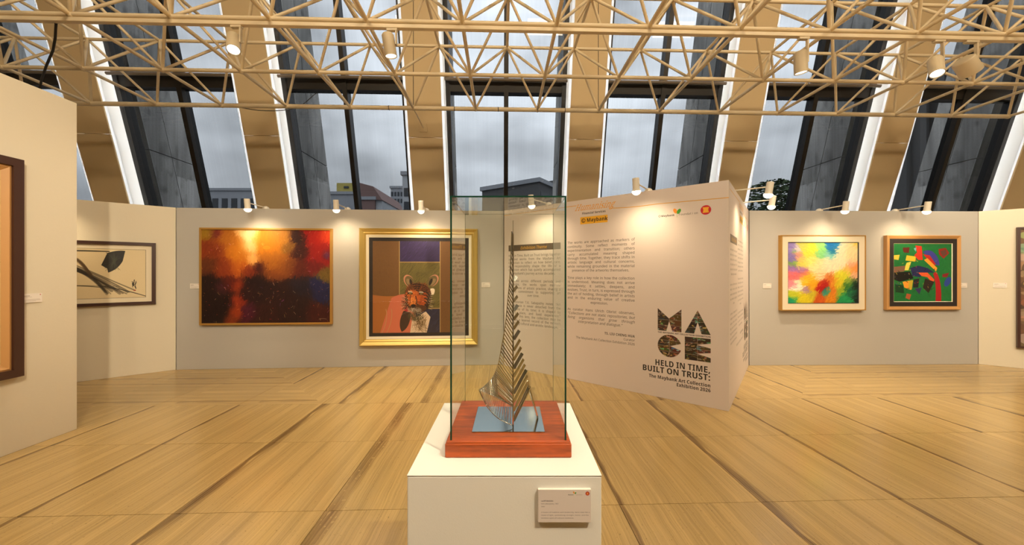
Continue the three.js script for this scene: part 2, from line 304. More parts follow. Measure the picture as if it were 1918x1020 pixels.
// cylinder head on a yoke, clipped to the track; local -y of the head is where it shines
const headGeo = (r, L) => new THREE.LatheGeometry([[0.0, 0], [r * 0.8, 0], [r, -0.02], [r, -L], [r - 0.008, -L], [r - 0.008, -L + 0.03], [0, -L + 0.03]].map(([a, b]) => new THREE.Vector2(a, b)), 28);
function trackLamp(x, y, D, aim, cd, angle, label, r = 0.075, L = 0.27, lit = true, trackY = HB - 0.096) {
  const z = -(x + D * Math.sin(YAW)) * Math.tan(YAW) - D * Math.cos(YAW);
  const g = thing('track_spotlight', label, 'spotlight', [x, y, z], 0, 'spotlights on the lighting tracks');
  const dir = aim.clone().sub(V(x, y, z)).normalize(), q = new THREE.Quaternion().setFromUnitVectors(V(0, -1, 0), dir);
  const h = part(g, 'housing', headGeo(r, L).translate(0, L / 2, 0).applyQuaternion(q), M.lampBody);
  const f = part(g, 'lens', new THREE.CircleGeometry(r - 0.009, 24).rotateX(Math.PI / 2).translate(0, -L / 2 + 0.012, 0).applyQuaternion(q), lit ? M.lens : M.black, 'glowing lamp face');
  const top = trackY - y;
  part(g, 'yoke', mergeGeometries([rbx(0.02, top, 0.04, 0.004, r + 0.012, top / 2, 0), rbx(r + 0.06, 0.03, 0.05, 0.005, r / 2, top - 0.015, 0)]), M.lampBody);
  if (lit && cd) spot(V(x, y, z).addScaledVector(dir, L / 2 + 0.02), aim, cd, angle, 0.9, 2.5);
  return g;
}
const FLOOD = 70, TRK = 0.68;
trackLamp(-3.47, 4.36, 4.577, V(-2.2, 0, -2.6), 36 * TRK, 0.75, 'lit cylinder spotlight on the track above the red abstract painting');
trackLamp(-1.55, 4.37, 4.577, V(-1.0, 0, -5.1), 46 * TRK, 0.55, 'cylinder spotlight on the track above the tiger picture, aimed down at the floor');
trackLamp(3.78, 4.25, 4.577, V(4.3, 0, -5.1), 46 * TRK, 0.55, 'cylinder spotlight on the track above the bright cloudlike abstract painting');
trackLamp(5.62, 4.23, 4.577, V(4.4, 0, -3.2), 36 * TRK, 0.75, 'lit tilted cylinder spotlight on the track above the green abstract painting');
trackLamp(6.05, 4.24, 4.577, V(9.0, 1.2, -5.3), 30 * TRK, 0.8, 'wide drum spotlight on the track turned towards the right hand angled wall', 0.11, 0.22);
// second track, over the visitors' side
trackLamp(1.7, 4.36, -0.6, V(-0.02, 0.9, -1.3), 50 * TRK, 0.32, 'cylinder spotlight on the second track aimed at the sculpture plinth');
for (const [x, aim, cd, an, what] of [
  [-2.2, V(-4.2, 1.2, -2.6), 5, 0.9, 'near cream partition'], [-0.4, V(-5.5, 1.1, -5.2), 90, 0.36, 'ink painting corner'], [-1.2, V(-2.6, 0, -3.0), 20, 0.85, 'floor before the red abstract painting'],
  [2.6, V(2.6, 0, -2.6), 20, 0.9, 'floor before the text panel'], [5.2, V(8.2, 1.2, -5.3), 75, 0.5, 'right hand angled wall'], [3.4, V(5.8, 1.0, -5.8), 45, 0.55, 'bright cloudlike abstract painting'],
]) trackLamp(x, 4.36, -0.6, aim, cd * TRK, an, 'cylinder spotlight on the second track aimed at the ' + what);

// floodlights under the ceiling, washing the whole hall
for (const [x, where] of [[-3.6, 'left half'], [2.0, 'middle'], [7.6, 'right half']]) {
  const g = thing('floodlight', 'wide floodlight hung from the ceiling at the ' + where + ' of the hall', 'floodlight', [x, 7.55, 1.5 - x * YAW], 0, 'floodlights under the ceiling');
  const h = new THREE.Group(); h.name = 'head'; g.add(h); h.lookAt(V(x * 0.7, 4.8, -8));
  part(h, 'housing', rbx(1.64, 0.64, 0.1, 0.01, 0, 0, -0.06), M.lampBody); part(h, 'diffuser', new THREE.PlaneGeometry(1.6, 0.6).translate(0, 0, -0.008), M.lens, 'glowing lamp face');
  part(g, 'bracket', bx(0.06, 0.44, 0.06, 0, 0.225, 0.13), M.lampBody);
  const l = new THREE.RectAreaLight(lin(1, 0.82, 0.58), FLOOD, 1.6, 0.6); scene.add(l); l.position.copy(h.getWorldPosition(V(0, 0, 0))); l.lookAt(V(x * 0.7, 4.8, -8));
}

// arm lamps clipped on top of the display walls
function armLamp(w, s, reach, label, H = 2.5) {
  const g = thing('arm_lamp', label, 'picture lamp', on(w, s, H, 0).toArray(), faceTurn(w), 'arm lamps on the display walls');
  part(g, 'clip', new THREE.SphereGeometry(0.05, 16, 10, 0, Math.PI * 2, 0, Math.PI / 2).scale(1, 0.9, 1).translate(0, 0.0005, -0.055), M.lampWhite);
  part(g, 'arm', bar(V(0, 0.022, -0.02), V(0, 0.02, reach - 0.02), 0.008, 8), M.lampWhite);
  const h = part(g, 'head', new THREE.LatheGeometry([[0, 0.075], [0.034, 0.075], [0.038, 0.068], [0.038, -0.05], [0.046, -0.065], [0.046, -0.07], [0, -0.07]].map(([a, b]) => new THREE.Vector2(a, b)), 20), M.lampWhite);
  h.position.set(0, 0, reach); h.rotation.x = 0.15;
  const b = part(h, 'bulb', new THREE.SphereGeometry(0.05, 18, 12, 0, Math.PI * 2, Math.PI / 2, Math.PI / 2).scale(1, 0.95, 1).translate(0, -0.071, 0), M.bulb, 'glowing warm bulb');
  const p = on(w, s, H - 0.14, reach - 0.01), to = on(w, s, H - 0.75, 0);
  spot(p, to, 1.75, 1.15, 1, 2.5, lin(1, 0.80, 0.52));
  return g;
}
armLamp(W.cornerLeft, 1.42, 0.40, 'small arm lamp on the cream angled wall above the ink painting');
armLamp(W.backLeft, 1.30, 0.38, 'small lit arm lamp above the left half of the red abstract painting');
armLamp(W.backLeft, 2.56, 0.38, 'small lit arm lamp above the gap between red painting and tiger picture');
armLamp(W.backLeft, 3.80, 0.38, 'small lit arm lamp above the tiger picture');
armLamp(W.panelLeft, 0.823, 0.40, 'small lit arm lamp over the theme text on the printed panel');
armLamp(W.panelLeft, 2.275, 0.40, 'small lit arm lamp over the logos on the printed panel');
armLamp(W.panelRight, 0.75, 0.33, 'small lit arm lamp on the printed panel side face, beside its corner');
armLamp(W.panelRight, 1.72, 0.33, 'small lit arm lamp on the printed panel side face, near the pale grey wall');
armLamp(W.backRight, 1.33, 0.40, 'small lit arm lamp above the bright cloudlike abstract painting');
armLamp(W.backRight, 2.60, 0.40, 'small lit arm lamp above the green abstract painting');

// ---------- printed corner panel ----------
const TXT = '#4b413b', GOLD = '#d99b2b';
function justify(x, lines, left, right, y, pitch, size, opt = {}) {  // y = first baseline; last line centred
  lines.forEach((ln, i) => {
    const words = ln.split(' '), w = words.map((t) => x.measureText(t).width), sum = w.reduce((a, b) => a + b, 0), yy = y + i * pitch;
    x.save();
    if (opt.italic && i >= opt.italic) x.transform(1, 0, -0.2, 1, 0.2 * yy, 0);
    if (i === lines.length - 1) { const sp = size * 0.27; let p = (left + right - sum - sp * (words.length - 1)) / 2; words.forEach((t, k) => { x.fillText(t, p, yy); p += w[k] + sp; }); }
    else { const sp = (right - left - sum) / (words.length - 1); let p = left; words.forEach((t, k) => { x.fillText(t, p, yy); p += w[k] + sp; }); }
    x.restore();
  });
}
const THEME = [['Held in Time, Built on Trust brings together', 'selected works from the Maybank Art', 'Collection to reflect on how belief, care,', 'and responsibility shape the life of a', 'collection which has quietly accompanied', 'Maybank’s journey across decades.'],
  ['Gathered across different periods and', 'mediums, the works span multiple', 'generations of artistic practice, sharing a', 'shared commitment to supporting art', 'over time.'],
  ['Art historian T.K. Sabapathy notes, “Art', 'in Malaysia is never detached from the', 'conditions of its time; it is shaped by', 'history, place, and lived experience.”', 'Through this lens, the collection may be', 'seen as a layered record of the nation’s', 'evolving cultural and artistic landscape.']];
const WORKS = [['The works are approached as markers of', 'continuity. Some reflect moments of', 'experimentation and transition; others', 'carry accumulated meaning shaped', 'through time. Together, they trace shifts in', 'artistic language and cultural concerns,', 'while remaining grounded in the material', 'presence of the artworks themselves.'],
  ['Time plays a key role in how the collection', 'is understood. Meaning does not arrive', 'immediately; it settles, deepens, and', 'evolves. Trust, in turn, is expressed through', 'the act of holding, through belief in artists', 'and in the enduring value of creative', 'expression.'],
  ['As curator Hans Ulrich Obrist observes,', '“Collections are not static repositories, but', 'living organisms that grow through', 'interpretation and dialogue.”']];
function collage(x, path, x0, y0, x1, y1) {                          // letter filled with scraps of pictures
  x.save(); x.beginPath(); path(); x.clip();
  x.fillStyle = '#2a2220'; x.fillRect(x0, y0, x1 - x0, y1 - y0);
  const n = 4;
  for (let i = 0; i < 2; i++) for (let j = 0; j < n; j++) {
    const w = (x1 - x0) / 2, h = (y1 - y0) / n, px = x0 + i * w, py = y0 + j * h;
    x.fillStyle = `hsl(${rr(0, 60)},${rr(10, 60)}%,${rr(10, 26)}%)`; x.fillRect(px + 1, py + 1, w - 2, h - 2);
    for (let k = 0; k < 9; k++) { x.strokeStyle = `hsl(${rnd() < 0.75 ? rr(10, 50) : rr(80, 220)},${rr(8, 45)}%,${rr(12, 62)}%)`; x.lineWidth = rr(4, 13); x.beginPath(); const a = px + rr(2, w - 2), b = py + rr(2, h - 2); x.moveTo(a, b); x.quadraticCurveTo(a + rr(-16, 16), b + rr(-10, 10), a + rr(-30, 30), b + rr(-12, 12)); x.save(); x.stroke(); x.restore(); }
    x.strokeStyle = '#b9a690'; x.lineWidth = 1.5; x.strokeRect(px, py, w, h);
  }
  x.restore();
}
function drawPanel(x, PX, H, opt) {                                  // opt: offsets in metres of the blocks along the face
  const X = (s) => s * PX, Y = (h) => (H - h) * PX, F = (sz, bold) => { x.font = (bold ? 'bold ' : '') + (sz * PX).toFixed(1) + 'px sans-serif'; };
  x.textBaseline = 'alphabetic'; x.textAlign = 'left';
  const fit = (col) => { F(0.044); const w = Math.max(...col.flat().map((l) => x.measureText(l).width)); return 0.044 * ((opt.colW - 0.004) * PX) / w; };
  const column = (col, s, hs, italics) => { const sz = fit(col); F(sz); x.fillStyle = TXT; col.forEach((p, i) => justify(x, p, X(s), X(s + opt.colW), Y(hs[i] - 0.015), 0.0555 * PX, sz * PX, { italic: i === italics ? 1 : 0 })); };
  // heading bar and text columns
  x.fillStyle = '#5a4e43'; x.fillRect(X(opt.c1), Y(1.932), X(opt.colW), 0.095 * PX);
  x.save(); F(0.062); x.fillStyle = '#e0a83a'; x.textAlign = 'center'; const by = Y(1.862); x.transform(1, 0, -0.2, 1, 0.2 * by, 0); x.fillText('Exhibition Theme', X(opt.c1 + opt.colW / 2), by); x.restore();
  column(THEME, opt.c1, [1.762, 1.367, 1.036]);
  column(WORKS, opt.c2, [1.916, 1.424, 0.985], 2);
  x.textAlign = 'right'; x.fillStyle = '#3c332e'; F(0.043, true); x.fillText('TS. LIU CHENG HUA', X(opt.c2 + opt.colW), Y(0.682)); x.fillStyle = TXT; F(0.042); x.fillText('Curator', X(opt.c2 + opt.colW), Y(0.632)); x.fillText('The Maybank Art Collection Exhibition 2026', X(opt.c2 + opt.colW), Y(0.583));
  // orange line and script heading
  x.strokeStyle = GOLD; x.lineWidth = 0.008 * PX; x.beginPath(); x.moveTo(0, Y(2.42)); x.lineTo(X(opt.hum + 0.03), Y(2.43)); x.stroke();
  x.beginPath(); x.moveTo(X(opt.hum + 0.52), Y(2.345)); x.quadraticCurveTo(X(opt.hum + 0.75), Y(2.315), X(opt.hum + 1.1), Y(2.328)); x.lineTo(X(opt.L), Y(2.31)); x.stroke();
  x.save(); x.fillStyle = '#e39a2e'; x.font = 'italic ' + (0.12 * PX).toFixed(0) + 'px serif'; const hy = Y(2.355); x.transform(1, 0, -0.3, 1, 0.3 * hy, 0); x.textAlign = 'left'; const hw = x.measureText('Humanising').width; x.translate(X(opt.hum), hy); x.scale((0.565 * PX) / hw, 1); x.fillText('Humanising', 0, 0); x.restore();
  x.fillStyle = '#3c332e'; F(0.04, true); x.textAlign = 'left'; x.fillText('Financial Services', X(opt.hum + 0.115), Y(2.298));
  x.fillStyle = '#f0b429'; x.fillRect(X(opt.hum + 0.09), Y(2.262), 0.395 * PX, 0.098 * PX);
  x.fillStyle = '#1c1714'; F(0.068, true); x.fillText('Maybank', X(opt.hum + 0.185), Y(2.19));
  x.lineWidth = 0.007 * PX; x.strokeStyle = '#1c1714'; x.beginPath(); x.arc(X(opt.hum + 0.137), Y(2.213), 0.026 * PX, 0, 7); x.stroke(); x.beginPath(); x.arc(X(opt.hum + 0.137), Y(2.213), 0.013 * PX, 0.5, 5); x.stroke();
  // foundation mark and red roundel
  x.fillStyle = '#3c332e'; F(0.034, true); x.fillText('Maybank', X(opt.fnd + 0.03), Y(2.165)); x.beginPath(); x.arc(X(opt.fnd + 0.012), Y(2.177), 0.011 * PX, 0, 7); x.lineWidth = 0.004 * PX; x.strokeStyle = '#3c332e'; x.stroke();
  x.fillStyle = '#5d524a'; F(0.034); 'Foundation'.split('').forEach((c, k) => x.fillText(c, X(opt.fnd + 0.225 + k * 0.0205), Y(2.165)));
  const leaf = (s, h, a, c) => { x.save(); x.translate(X(s), Y(h)); x.rotate(a); x.fillStyle = c; x.beginPath(); x.ellipse(0, -0.03 * PX, 0.019 * PX, 0.032 * PX, 0, 0, 7); x.fill(); x.restore(); };
  leaf(opt.fnd + 0.203, 2.195, -0.5, '#ee8f1c'); leaf(opt.fnd + 0.212, 2.188, 0.55, '#3f9b2f');
  x.strokeStyle = '#8aa04a'; x.lineWidth = 0.003 * PX; x.beginPath(); x.moveTo(X(opt.fnd + 0.208), Y(2.2)); x.lineTo(X(opt.fnd + 0.208), Y(2.145)); x.stroke();
  x.fillStyle = '#c4162a'; x.beginPath(); x.arc(X(opt.red), Y(2.2), 0.053 * PX, 0, 7); x.fill();
  x.fillStyle = '#f2b233'; x.save(); x.translate(X(opt.red), Y(2.2)); x.beginPath(); const q = 0.034 * PX; x.moveTo(-q, -q * 0.9); x.lineTo(q, -q * 0.9); x.quadraticCurveTo(q * 0.5, 0, q, q * 0.9); x.lineTo(-q, q * 0.9); x.quadraticCurveTo(-q * 0.5, 0, -q, -q * 0.9); x.fill(); x.restore();
  // letters M A C E
  const a = opt.m, w = 0.265, L = (s, h) => [X(a + s), Y(h)], pth = (pts) => () => { pts.forEach(([s, h], i) => (i ? x.lineTo(...L(s, h)) : x.moveTo(...L(s, h)))); x.closePath(); };
  reseed(77);
  collage(x, pth([[0, 1.07], [0.128, 0.955], [0.265, 1.07], [0.265, 0.805], [0.165, 0.805], [0.13, 0.925], [0.098, 0.805], [0, 0.805]]), X(a), Y(1.07), X(a + 0.265), Y(0.805));
  collage(x, pth([[0.435, 1.07], [0.565, 0.805], [0.475, 0.805], [0.435, 0.94], [0.398, 0.805], [0.30, 0.805]]), X(a + 0.3), Y(1.07), X(a + 0.565), Y(0.805));
  collage(x, () => { x.moveTo(...L(0.14, 0.63)); x.arc(X(a + 0.132), Y(0.63), 0.132 * PX, 0.3, Math.PI * 2 - 0.3); x.closePath(); }, X(a), Y(0.762), X(a + 0.265), Y(0.498));
  collage(x, pth([[0.30, 0.762], [0.565, 0.762], [0.565, 0.71], [0.425, 0.68], [0.565, 0.655], [0.565, 0.605], [0.425, 0.58], [0.565, 0.548], [0.565, 0.498], [0.30, 0.498]]), X(a + 0.3), Y(0.762), X(a + 0.565), Y(0.498));
  x.fillStyle = '#2a2320'; F(0.024, true); x.textAlign = 'left'; { const t = 'THE MAYBANK ART COLLECTION EXHIBITION', tw = x.measureText(t).width; x.save(); x.translate(X(a), Y(0.775)); x.scale((0.565 * PX) / tw, 1); x.fillText(t, 0, 0); x.restore(); }
  // title block
  const block = (t, h, width, size, bold = true) => { F(size, bold); const tw = x.measureText(t).width; x.save(); x.textAlign = 'left'; x.translate(X(a + 0.565 - width), Y(h)); x.scale((width * PX) / tw, 1); x.fillText(t, 0, 0); x.restore(); };
  x.fillStyle = '#211b19'; block('HELD IN TIME,', 0.382, 0.60, 0.095); block('BUILT ON TRUST:', 0.297, 0.75, 0.095);
  block('The Maybank Art Collection', 0.222, 0.67, 0.056); block('Exhibition 2026', 0.168, 0.355, 0.056);
}
{
  const paper = '#dccfc6', L1 = W.panelLeft.L, L2 = W.panelRight.L;
  const printL = canvasTex(2048, Math.round(2048 * 2.5 / L1), (x, w, h) => { x.fillStyle = paper; x.fillRect(0, 0, w, h); drawPanel(x, w / L1, 2.5, { L: L1, colW: 0.953, c1: 0.105, c2: 1.171, hum: 1.281, fnd: 2.41, red: 2.918, m: 2.401 }); });
  const printR = canvasTex(1400, Math.round(1400 * 2.5 / L2), (x, w, h) => { x.fillStyle = paper; x.fillRect(0, 0, w, h); x.globalAlpha = 0.8; drawPanel(x, w / L2, 2.5, { L: L2, colW: 0.66, c1: 0.12, c2: 0.86, hum: 1.0, fnd: 1.55, red: 2.2, m: 1.66 }); });
  const plain = std(new THREE.Color(paper), 0.6), pl = std(0xffffff, 0.55, { map: printL }), pr = std(0xffffff, 0.55, { map: printR });
  const g = thing('text_panel', 'white printed corner panel with exhibition text, logos and big letters', 'display panel', [0, 0, 0]);
  const faceBox = (L, s0) => { const b = bx(L - s0, 2.498, 0.08), uv = b.attributes.uv; for (let i = 16; i < 20; i++) uv.setX(i, s0 / L + uv.getX(i) * (1 - s0 / L)); return b; };
  const face = (w, name, print, s0, label) => { const m = part(g, name, faceBox(w.L, s0), [plain, plain, plain, plain, print, plain], label); m.position.copy(on(w, (w.L + s0) / 2, 1.25, -0.04)); m.rotation.y = faceTurn(w); };
  face(W.panelLeft, 'front_face', pl, 0.015, 'face printed with two text columns and the letters MACE');
  face(W.panelRight, 'side_face', pr, 0.082, 'side face with faint printed text');
}

// ---------- framed pictures ----------
const stroke = (x, c, w, pts) => { x.strokeStyle = c; x.lineWidth = w; x.lineCap = 'round'; x.beginPath(); x.moveTo(pts[0], pts[1]); if (pts.length === 4) x.lineTo(pts[2], pts[3]); else x.quadraticCurveTo(...pts.slice(2)); x.stroke(); };
function blob(x, c, cx, cy, rx, ry, soft = 0.6) { const g = x.createRadialGradient(0, 0, 0, 0, 0, 1); g.addColorStop(0, c); g.addColorStop(1 - soft, c); g.addColorStop(1, c.replace(/[\d.]+\)$/, '0)')); x.save(); x.translate(cx, cy); x.scale(rx, ry); x.fillStyle = g; x.beginPath(); x.arc(0, 0, 1, 0, 7); x.fill(); x.restore(); }
// brushwork: strokes take their colour from the nearest of a list of colour patches [x, y, radius, r, g, b]
function brushwork(x, w, h, patches, n, wide, long, dir, jit = 22) {
  const at = (u, v) => { let W = 0, c = [0, 0, 0]; for (const [a, b, r, R, G, B] of patches) { const k = Math.exp(-((u - a) ** 2 + (v - b) ** 2) / (r * r)) ** 2 + 1e-9; W += k; c[0] += k * R; c[1] += k * G; c[2] += k * B; } return c.map((q) => q / W); };
  for (let j = 0; j < 34; j++) for (let i = 0; i < 44; i++) { const c = at((i + 0.5) / 44, (j + 0.5) / 34); x.fillStyle = `rgb(${c8(c[0])},${c8(c[1])},${c8(c[2])})`; x.fillRect((i * w) / 44, (j * h) / 34, w / 44 + 1, h / 34 + 1); }
  for (let i = 0; i < n; i++) {
    const t = i / n, u = rnd(), v = rnd(), c = at(u, v), j = rr(-jit, jit), W = wide * (1.6 - 1.2 * t) * rr(0.5, 1), L = long * (1.5 - t) * rr(0.5, 1), an = dir(u, v) + rr(-0.5, 0.5);
    stroke(x, `rgba(${c8(c[0] + j)},${c8(c[1] + j * 0.8)},${c8(c[2] + j * 0.6)},${t < 0.3 ? 0.9 : rr(0.4, 0.85)})`, W, [u * w, v * h, u * w + L * 0.5 * Math.cos(an) + rr(-6, 6), v * h + L * 0.5 * Math.sin(an), u * w + L * Math.cos(an + 0.2), v * h + L * Math.sin(an + 0.2)]);
  }
}
const redAbstract = canvasTex(1200, 880, (x, w, h) => {
  reseed(5); x.fillStyle = '#2a0805'; x.fillRect(0, 0, w, h);
  brushwork(x, w, h, [[0.04, 0.06, 0.06, 150, 110, 20], [0.1, 0.06, 0.05, 110, 30, 30], [0.08, 0.22, 0.1, 130, 48, 10], [0.2, 0.12, 0.1, 176, 100, 22], [0.27, 0.25, 0.1, 190, 104, 16], [0.3, 0.04, 0.05, 236, 178, 110], [0.37, 0.06, 0.06, 250, 210, 160], [0.37, 0.2, 0.05, 240, 190, 120], [0.39, 0.33, 0.04, 226, 150, 70], [0.45, 0.1, 0.06, 220, 130, 20], [0.52, 0.14, 0.1, 206, 120, 14], [0.6, 0.1, 0.08, 196, 128, 30], [0.66, 0.2, 0.05, 140, 90, 24], [0.74, 0.1, 0.06, 50, 10, 6], [0.76, 0.25, 0.06, 60, 12, 6], [0.86, 0.08, 0.08, 170, 16, 6], [0.95, 0.08, 0.07, 206, 60, 16], [0.92, 0.25, 0.1, 140, 8, 6], [0.97, 0.28, 0.04, 70, 50, 100],
    [0.05, 0.4, 0.08, 90, 40, 12], [0.17, 0.42, 0.09, 130, 46, 10], [0.28, 0.42, 0.07, 180, 84, 14], [0.36, 0.46, 0.05, 120, 40, 10], [0.45, 0.42, 0.05, 60, 14, 8], [0.55, 0.38, 0.1, 170, 96, 20], [0.55, 0.5, 0.07, 120, 56, 16], [0.66, 0.42, 0.08, 120, 60, 16], [0.75, 0.45, 0.08, 90, 24, 10], [0.87, 0.42, 0.06, 110, 16, 16], [0.96, 0.5, 0.06, 110, 84, 30],
    [0.05, 0.65, 0.12, 26, 6, 4], [0.14, 0.64, 0.06, 66, 20, 30], [0.22, 0.6, 0.06, 80, 18, 8], [0.27, 0.62, 0.05, 140, 46, 10], [0.28, 0.78, 0.045, 130, 36, 10], [0.25, 0.9, 0.05, 150, 52, 12], [0.21, 0.97, 0.04, 130, 50, 14], [0.36, 0.68, 0.08, 40, 8, 8], [0.36, 0.9, 0.06, 70, 14, 34], [0.47, 0.65, 0.12, 30, 6, 6], [0.6, 0.7, 0.12, 36, 6, 6], [0.76, 0.62, 0.08, 26, 14, 30], [0.9, 0.6, 0.06, 26, 26, 70], [0.96, 0.75, 0.06, 24, 24, 64], [0.1, 0.9, 0.12, 26, 5, 4], [0.5, 0.92, 0.1, 44, 10, 6], [0.7, 0.9, 0.12, 34, 6, 6], [0.9, 0.92, 0.09, 60, 10, 6]], 6500, 17, 46, (u, v) => -1.57 + 0.5 * Math.sin(9 * u + 5 * v), 9);
  for (const [a, b, rx, ry, c] of [[0.36, 0.08, 0.1, 0.24, 'rgba(252,214,150,0.75)'], [0.39, 0.3, 0.05, 0.14, 'rgba(244,180,100,0.6)'], [0.27, 0.25, 0.1, 0.22, 'rgba(214,130,24,0.45)'], [0.54, 0.16, 0.13, 0.2, 'rgba(220,136,20,0.5)'], [0.9, 0.14, 0.09, 0.2, 'rgba(190,24,8,0.45)'], [0.27, 0.75, 0.035, 0.25, 'rgba(160,56,14,0.6)'], [0.6, 0.45, 0.14, 0.12, 'rgba(150,76,18,0.4)']]) blob(x, c, a * w, b * h, rx * w, ry * h, 0.95);
  for (let i = 0; i < 170; i++) { const a = rnd() * w, b = rnd() * h; stroke(x, `hsla(${rnd() < 0.12 ? rr(250, 330) : rr(14, 46)},75%,${rr(58, 84)}%,${rr(0.3, 0.8)})`, rr(1, 3), [a, b, a + rr(-12, 12), b + rr(-14, 14), a + rr(-22, 22), b + rr(-26, 26)]); }
  for (let i = 0; i < 30; i++) blob(x, `rgba(${200 + rnd() * 40},${60 + rnd() * 60},50,0.8)`, rnd() * w, (0.5 + rnd() * 0.5) * h, 5, 5, 0.8);
  x.fillStyle = '#e08a1c'; x.beginPath(); x.ellipse(0.5 * w, 0.19 * h, 36, 18, 0, 0, 7); x.fill();
  stroke(x, 'rgba(220,190,150,0.8)', 2, [0.91 * w, 0.965 * h, 0.93 * w, 0.955 * h, 0.97 * w, 0.965 * h]);
});
const tigerArt = canvasTex(1000, 990, (x, w, h) => {
  reseed(9);
  x.fillStyle = '#6f4c26'; x.fillRect(0, 0, w, h);
  for (let i = 0; i < 5000; i++) { x.fillStyle = `rgba(${rnd() < 0.5 ? '40,24,8' : '150,110,60'},0.12)`; x.fillRect(rnd() * w, rnd() * h, rr(3, 9), rr(3, 9)); }
  const cx0 = 0.285 * w, cx1 = 0.725 * w;
  const hair = (x0, y0, x1, y1, base, hue, sat, n) => { x.save(); x.beginPath(); x.rect(x0, y0, x1 - x0, y1 - y0); x.clip(); x.fillStyle = base; x.fillRect(x0, y0, x1 - x0, y1 - y0); for (let i = 0; i < n; i++) { const a = rr(x0, x1), b = rr(y0, y1); stroke(x, `hsla(${hue},${sat}%,${rr(6, 44)}%,0.55)`, rr(1, 3), [a, b, a + 18, b - 22, a + rr(15, 60), b - rr(10, 70)]); } x.restore(); };
  hair(cx0, 0, cx1, 0.225 * h, '#33264f', 255, 34, 260); hair(cx0, 0.235 * h, cx1, 0.73 * h, '#675c2c', 50, 42, 520); hair(cx0, 0.74 * h, cx1, h, '#262338', 250, 22, 160);
  // body
  x.fillStyle = '#a4642c'; x.beginPath(); x.moveTo(0, 0.585 * h); x.quadraticCurveTo(0.2 * w, 0.62 * h, 0.32 * w, 0.58 * h); x.lineTo(0.5 * w, h); x.lineTo(0, h); x.fill();
  x.fillStyle = '#c56a4c'; x.beginPath(); x.moveTo(0.2 * w, 0.62 * h); x.quadraticCurveTo(0.33 * w, 0.55 * h, 0.42 * w, 0.6 * h); x.lineTo(0.5 * w, h); x.lineTo(0.08 * w, h); x.quadraticCurveTo(0.14 * w, 0.8 * h, 0.2 * w, 0.62 * h); x.fill();
  x.strokeStyle = '#b98a5a'; x.lineWidth = 7; for (const k of [0, 1]) { x.beginPath(); x.moveTo((0.10 + 0.05 * k) * w, h); x.quadraticCurveTo((0.17 + 0.05 * k) * w, 0.85 * h, (0.14 + 0.06 * k) * w, 0.74 * h); x.stroke(); }
  x.fillStyle = '#b3202c'; x.beginPath(); x.moveTo(0.36 * w, 0.73 * h); x.quadraticCurveTo(0.28 * w, 0.82 * h, 0.31 * w, 0.9 * h); x.quadraticCurveTo(0.35 * w, 0.8 * h, 0.38 * w, 0.76 * h); x.fill();
  x.fillStyle = '#3f2a1e'; x.beginPath(); x.moveTo(0.33 * w, 0.76 * h); x.quadraticCurveTo(0.26 * w, 0.9 * h, 0.31 * w, 0.99 * h); x.quadraticCurveTo(0.4 * w, 0.95 * h, 0.41 * w, 0.78 * h); x.fill();
  x.fillStyle = '#d9bfa0'; x.beginPath(); x.moveTo(0.42 * w, 0.86 * h); x.lineTo(0.57 * w, 0.77 * h); x.lineTo(0.62 * w, 0.83 * h); x.lineTo(0.58 * w, h); x.lineTo(0.4 * w, h); x.fill();
  for (let i = 0; i < 60; i++) stroke(x, `rgba(90,66,34,${rr(0.3, 0.7)})`, rr(2, 5), [rr(0.42, 0.58) * w, rr(0.8, 0.88) * h, rr(0.42, 0.6) * w, rr(0.88, 0.94) * h, rr(0.42, 0.6) * w, rr(0.9, 1) * h]);
  // ears, head
  for (const [a, b, t, m] of [[0.39, 0.44, -0.55, 1], [0.645, 0.435, 0.7, -1]]) { x.save(); x.translate(a * w, b * h); x.rotate(t); x.fillStyle = '#c48468'; x.beginPath(); x.ellipse(0, -6, 50, 72, 0, 0, 7); x.fill(); x.fillStyle = '#6a5a34'; x.beginPath(); x.ellipse(4 * m, 4, 45, 66, 0, 0, 7); x.fill(); x.fillStyle = '#8d7650'; x.beginPath(); x.ellipse(-6 * m, 8, 24, 44, 0, 0, 7); x.fill(); x.fillStyle = '#241a10'; x.beginPath(); x.ellipse(10 * m, 22, 15, 40, 0.3 * m, 0, 7); x.fill(); x.restore(); }
  x.fillStyle = '#e6d3b6'; x.beginPath(); x.moveTo(0.62 * w, 0.52 * h); x.quadraticCurveTo(0.69 * w, 0.5 * h, 0.655 * w, 0.585 * h); x.lineTo(0.61 * w, 0.59 * h); x.fill();
  x.fillStyle = '#4c2a12'; x.beginPath(); x.moveTo(0.345 * w, 0.56 * h); x.bezierCurveTo(0.36 * w, 0.43 * h, 0.6 * w, 0.42 * h, 0.625 * w, 0.56 * h); x.bezierCurveTo(0.64 * w, 0.68 * h, 0.58 * w, 0.77 * h, 0.5 * w, 0.79 * h); x.bezierCurveTo(0.4 * w, 0.79 * h, 0.33 * w, 0.7 * h, 0.345 * w, 0.56 * h); x.fill();
  const furry = (n, cx, cy, rx, ry, cols, len, lw) => { for (let i = 0; i < n; i++) { const t = rr(0, 6.283), r = Math.sqrt(rnd()), a = (cx + rx * r * Math.cos(t)) * w, b = (cy + ry * r * Math.sin(t)) * h, an = Math.atan2(b / h - 0.66, a / w - 0.44) + rr(-0.3, 0.3); stroke(x, cols[(rnd() * cols.length) | 0], rr(0.5, 1) * lw, [a, b, a + len * Math.cos(an), b + len * Math.sin(an)]); } };
  furry(420, 0.485, 0.56, 0.125, 0.10, ['rgba(120,60,22,0.7)', 'rgba(70,36,16,0.8)', 'rgba(150,80,30,0.6)'], 26, 6);
  furry(420, 0.43, 0.62, 0.075, 0.075, ['rgba(196,96,30,0.8)', 'rgba(170,72,20,0.8)', 'rgba(214,128,52,0.7)'], 20, 7);
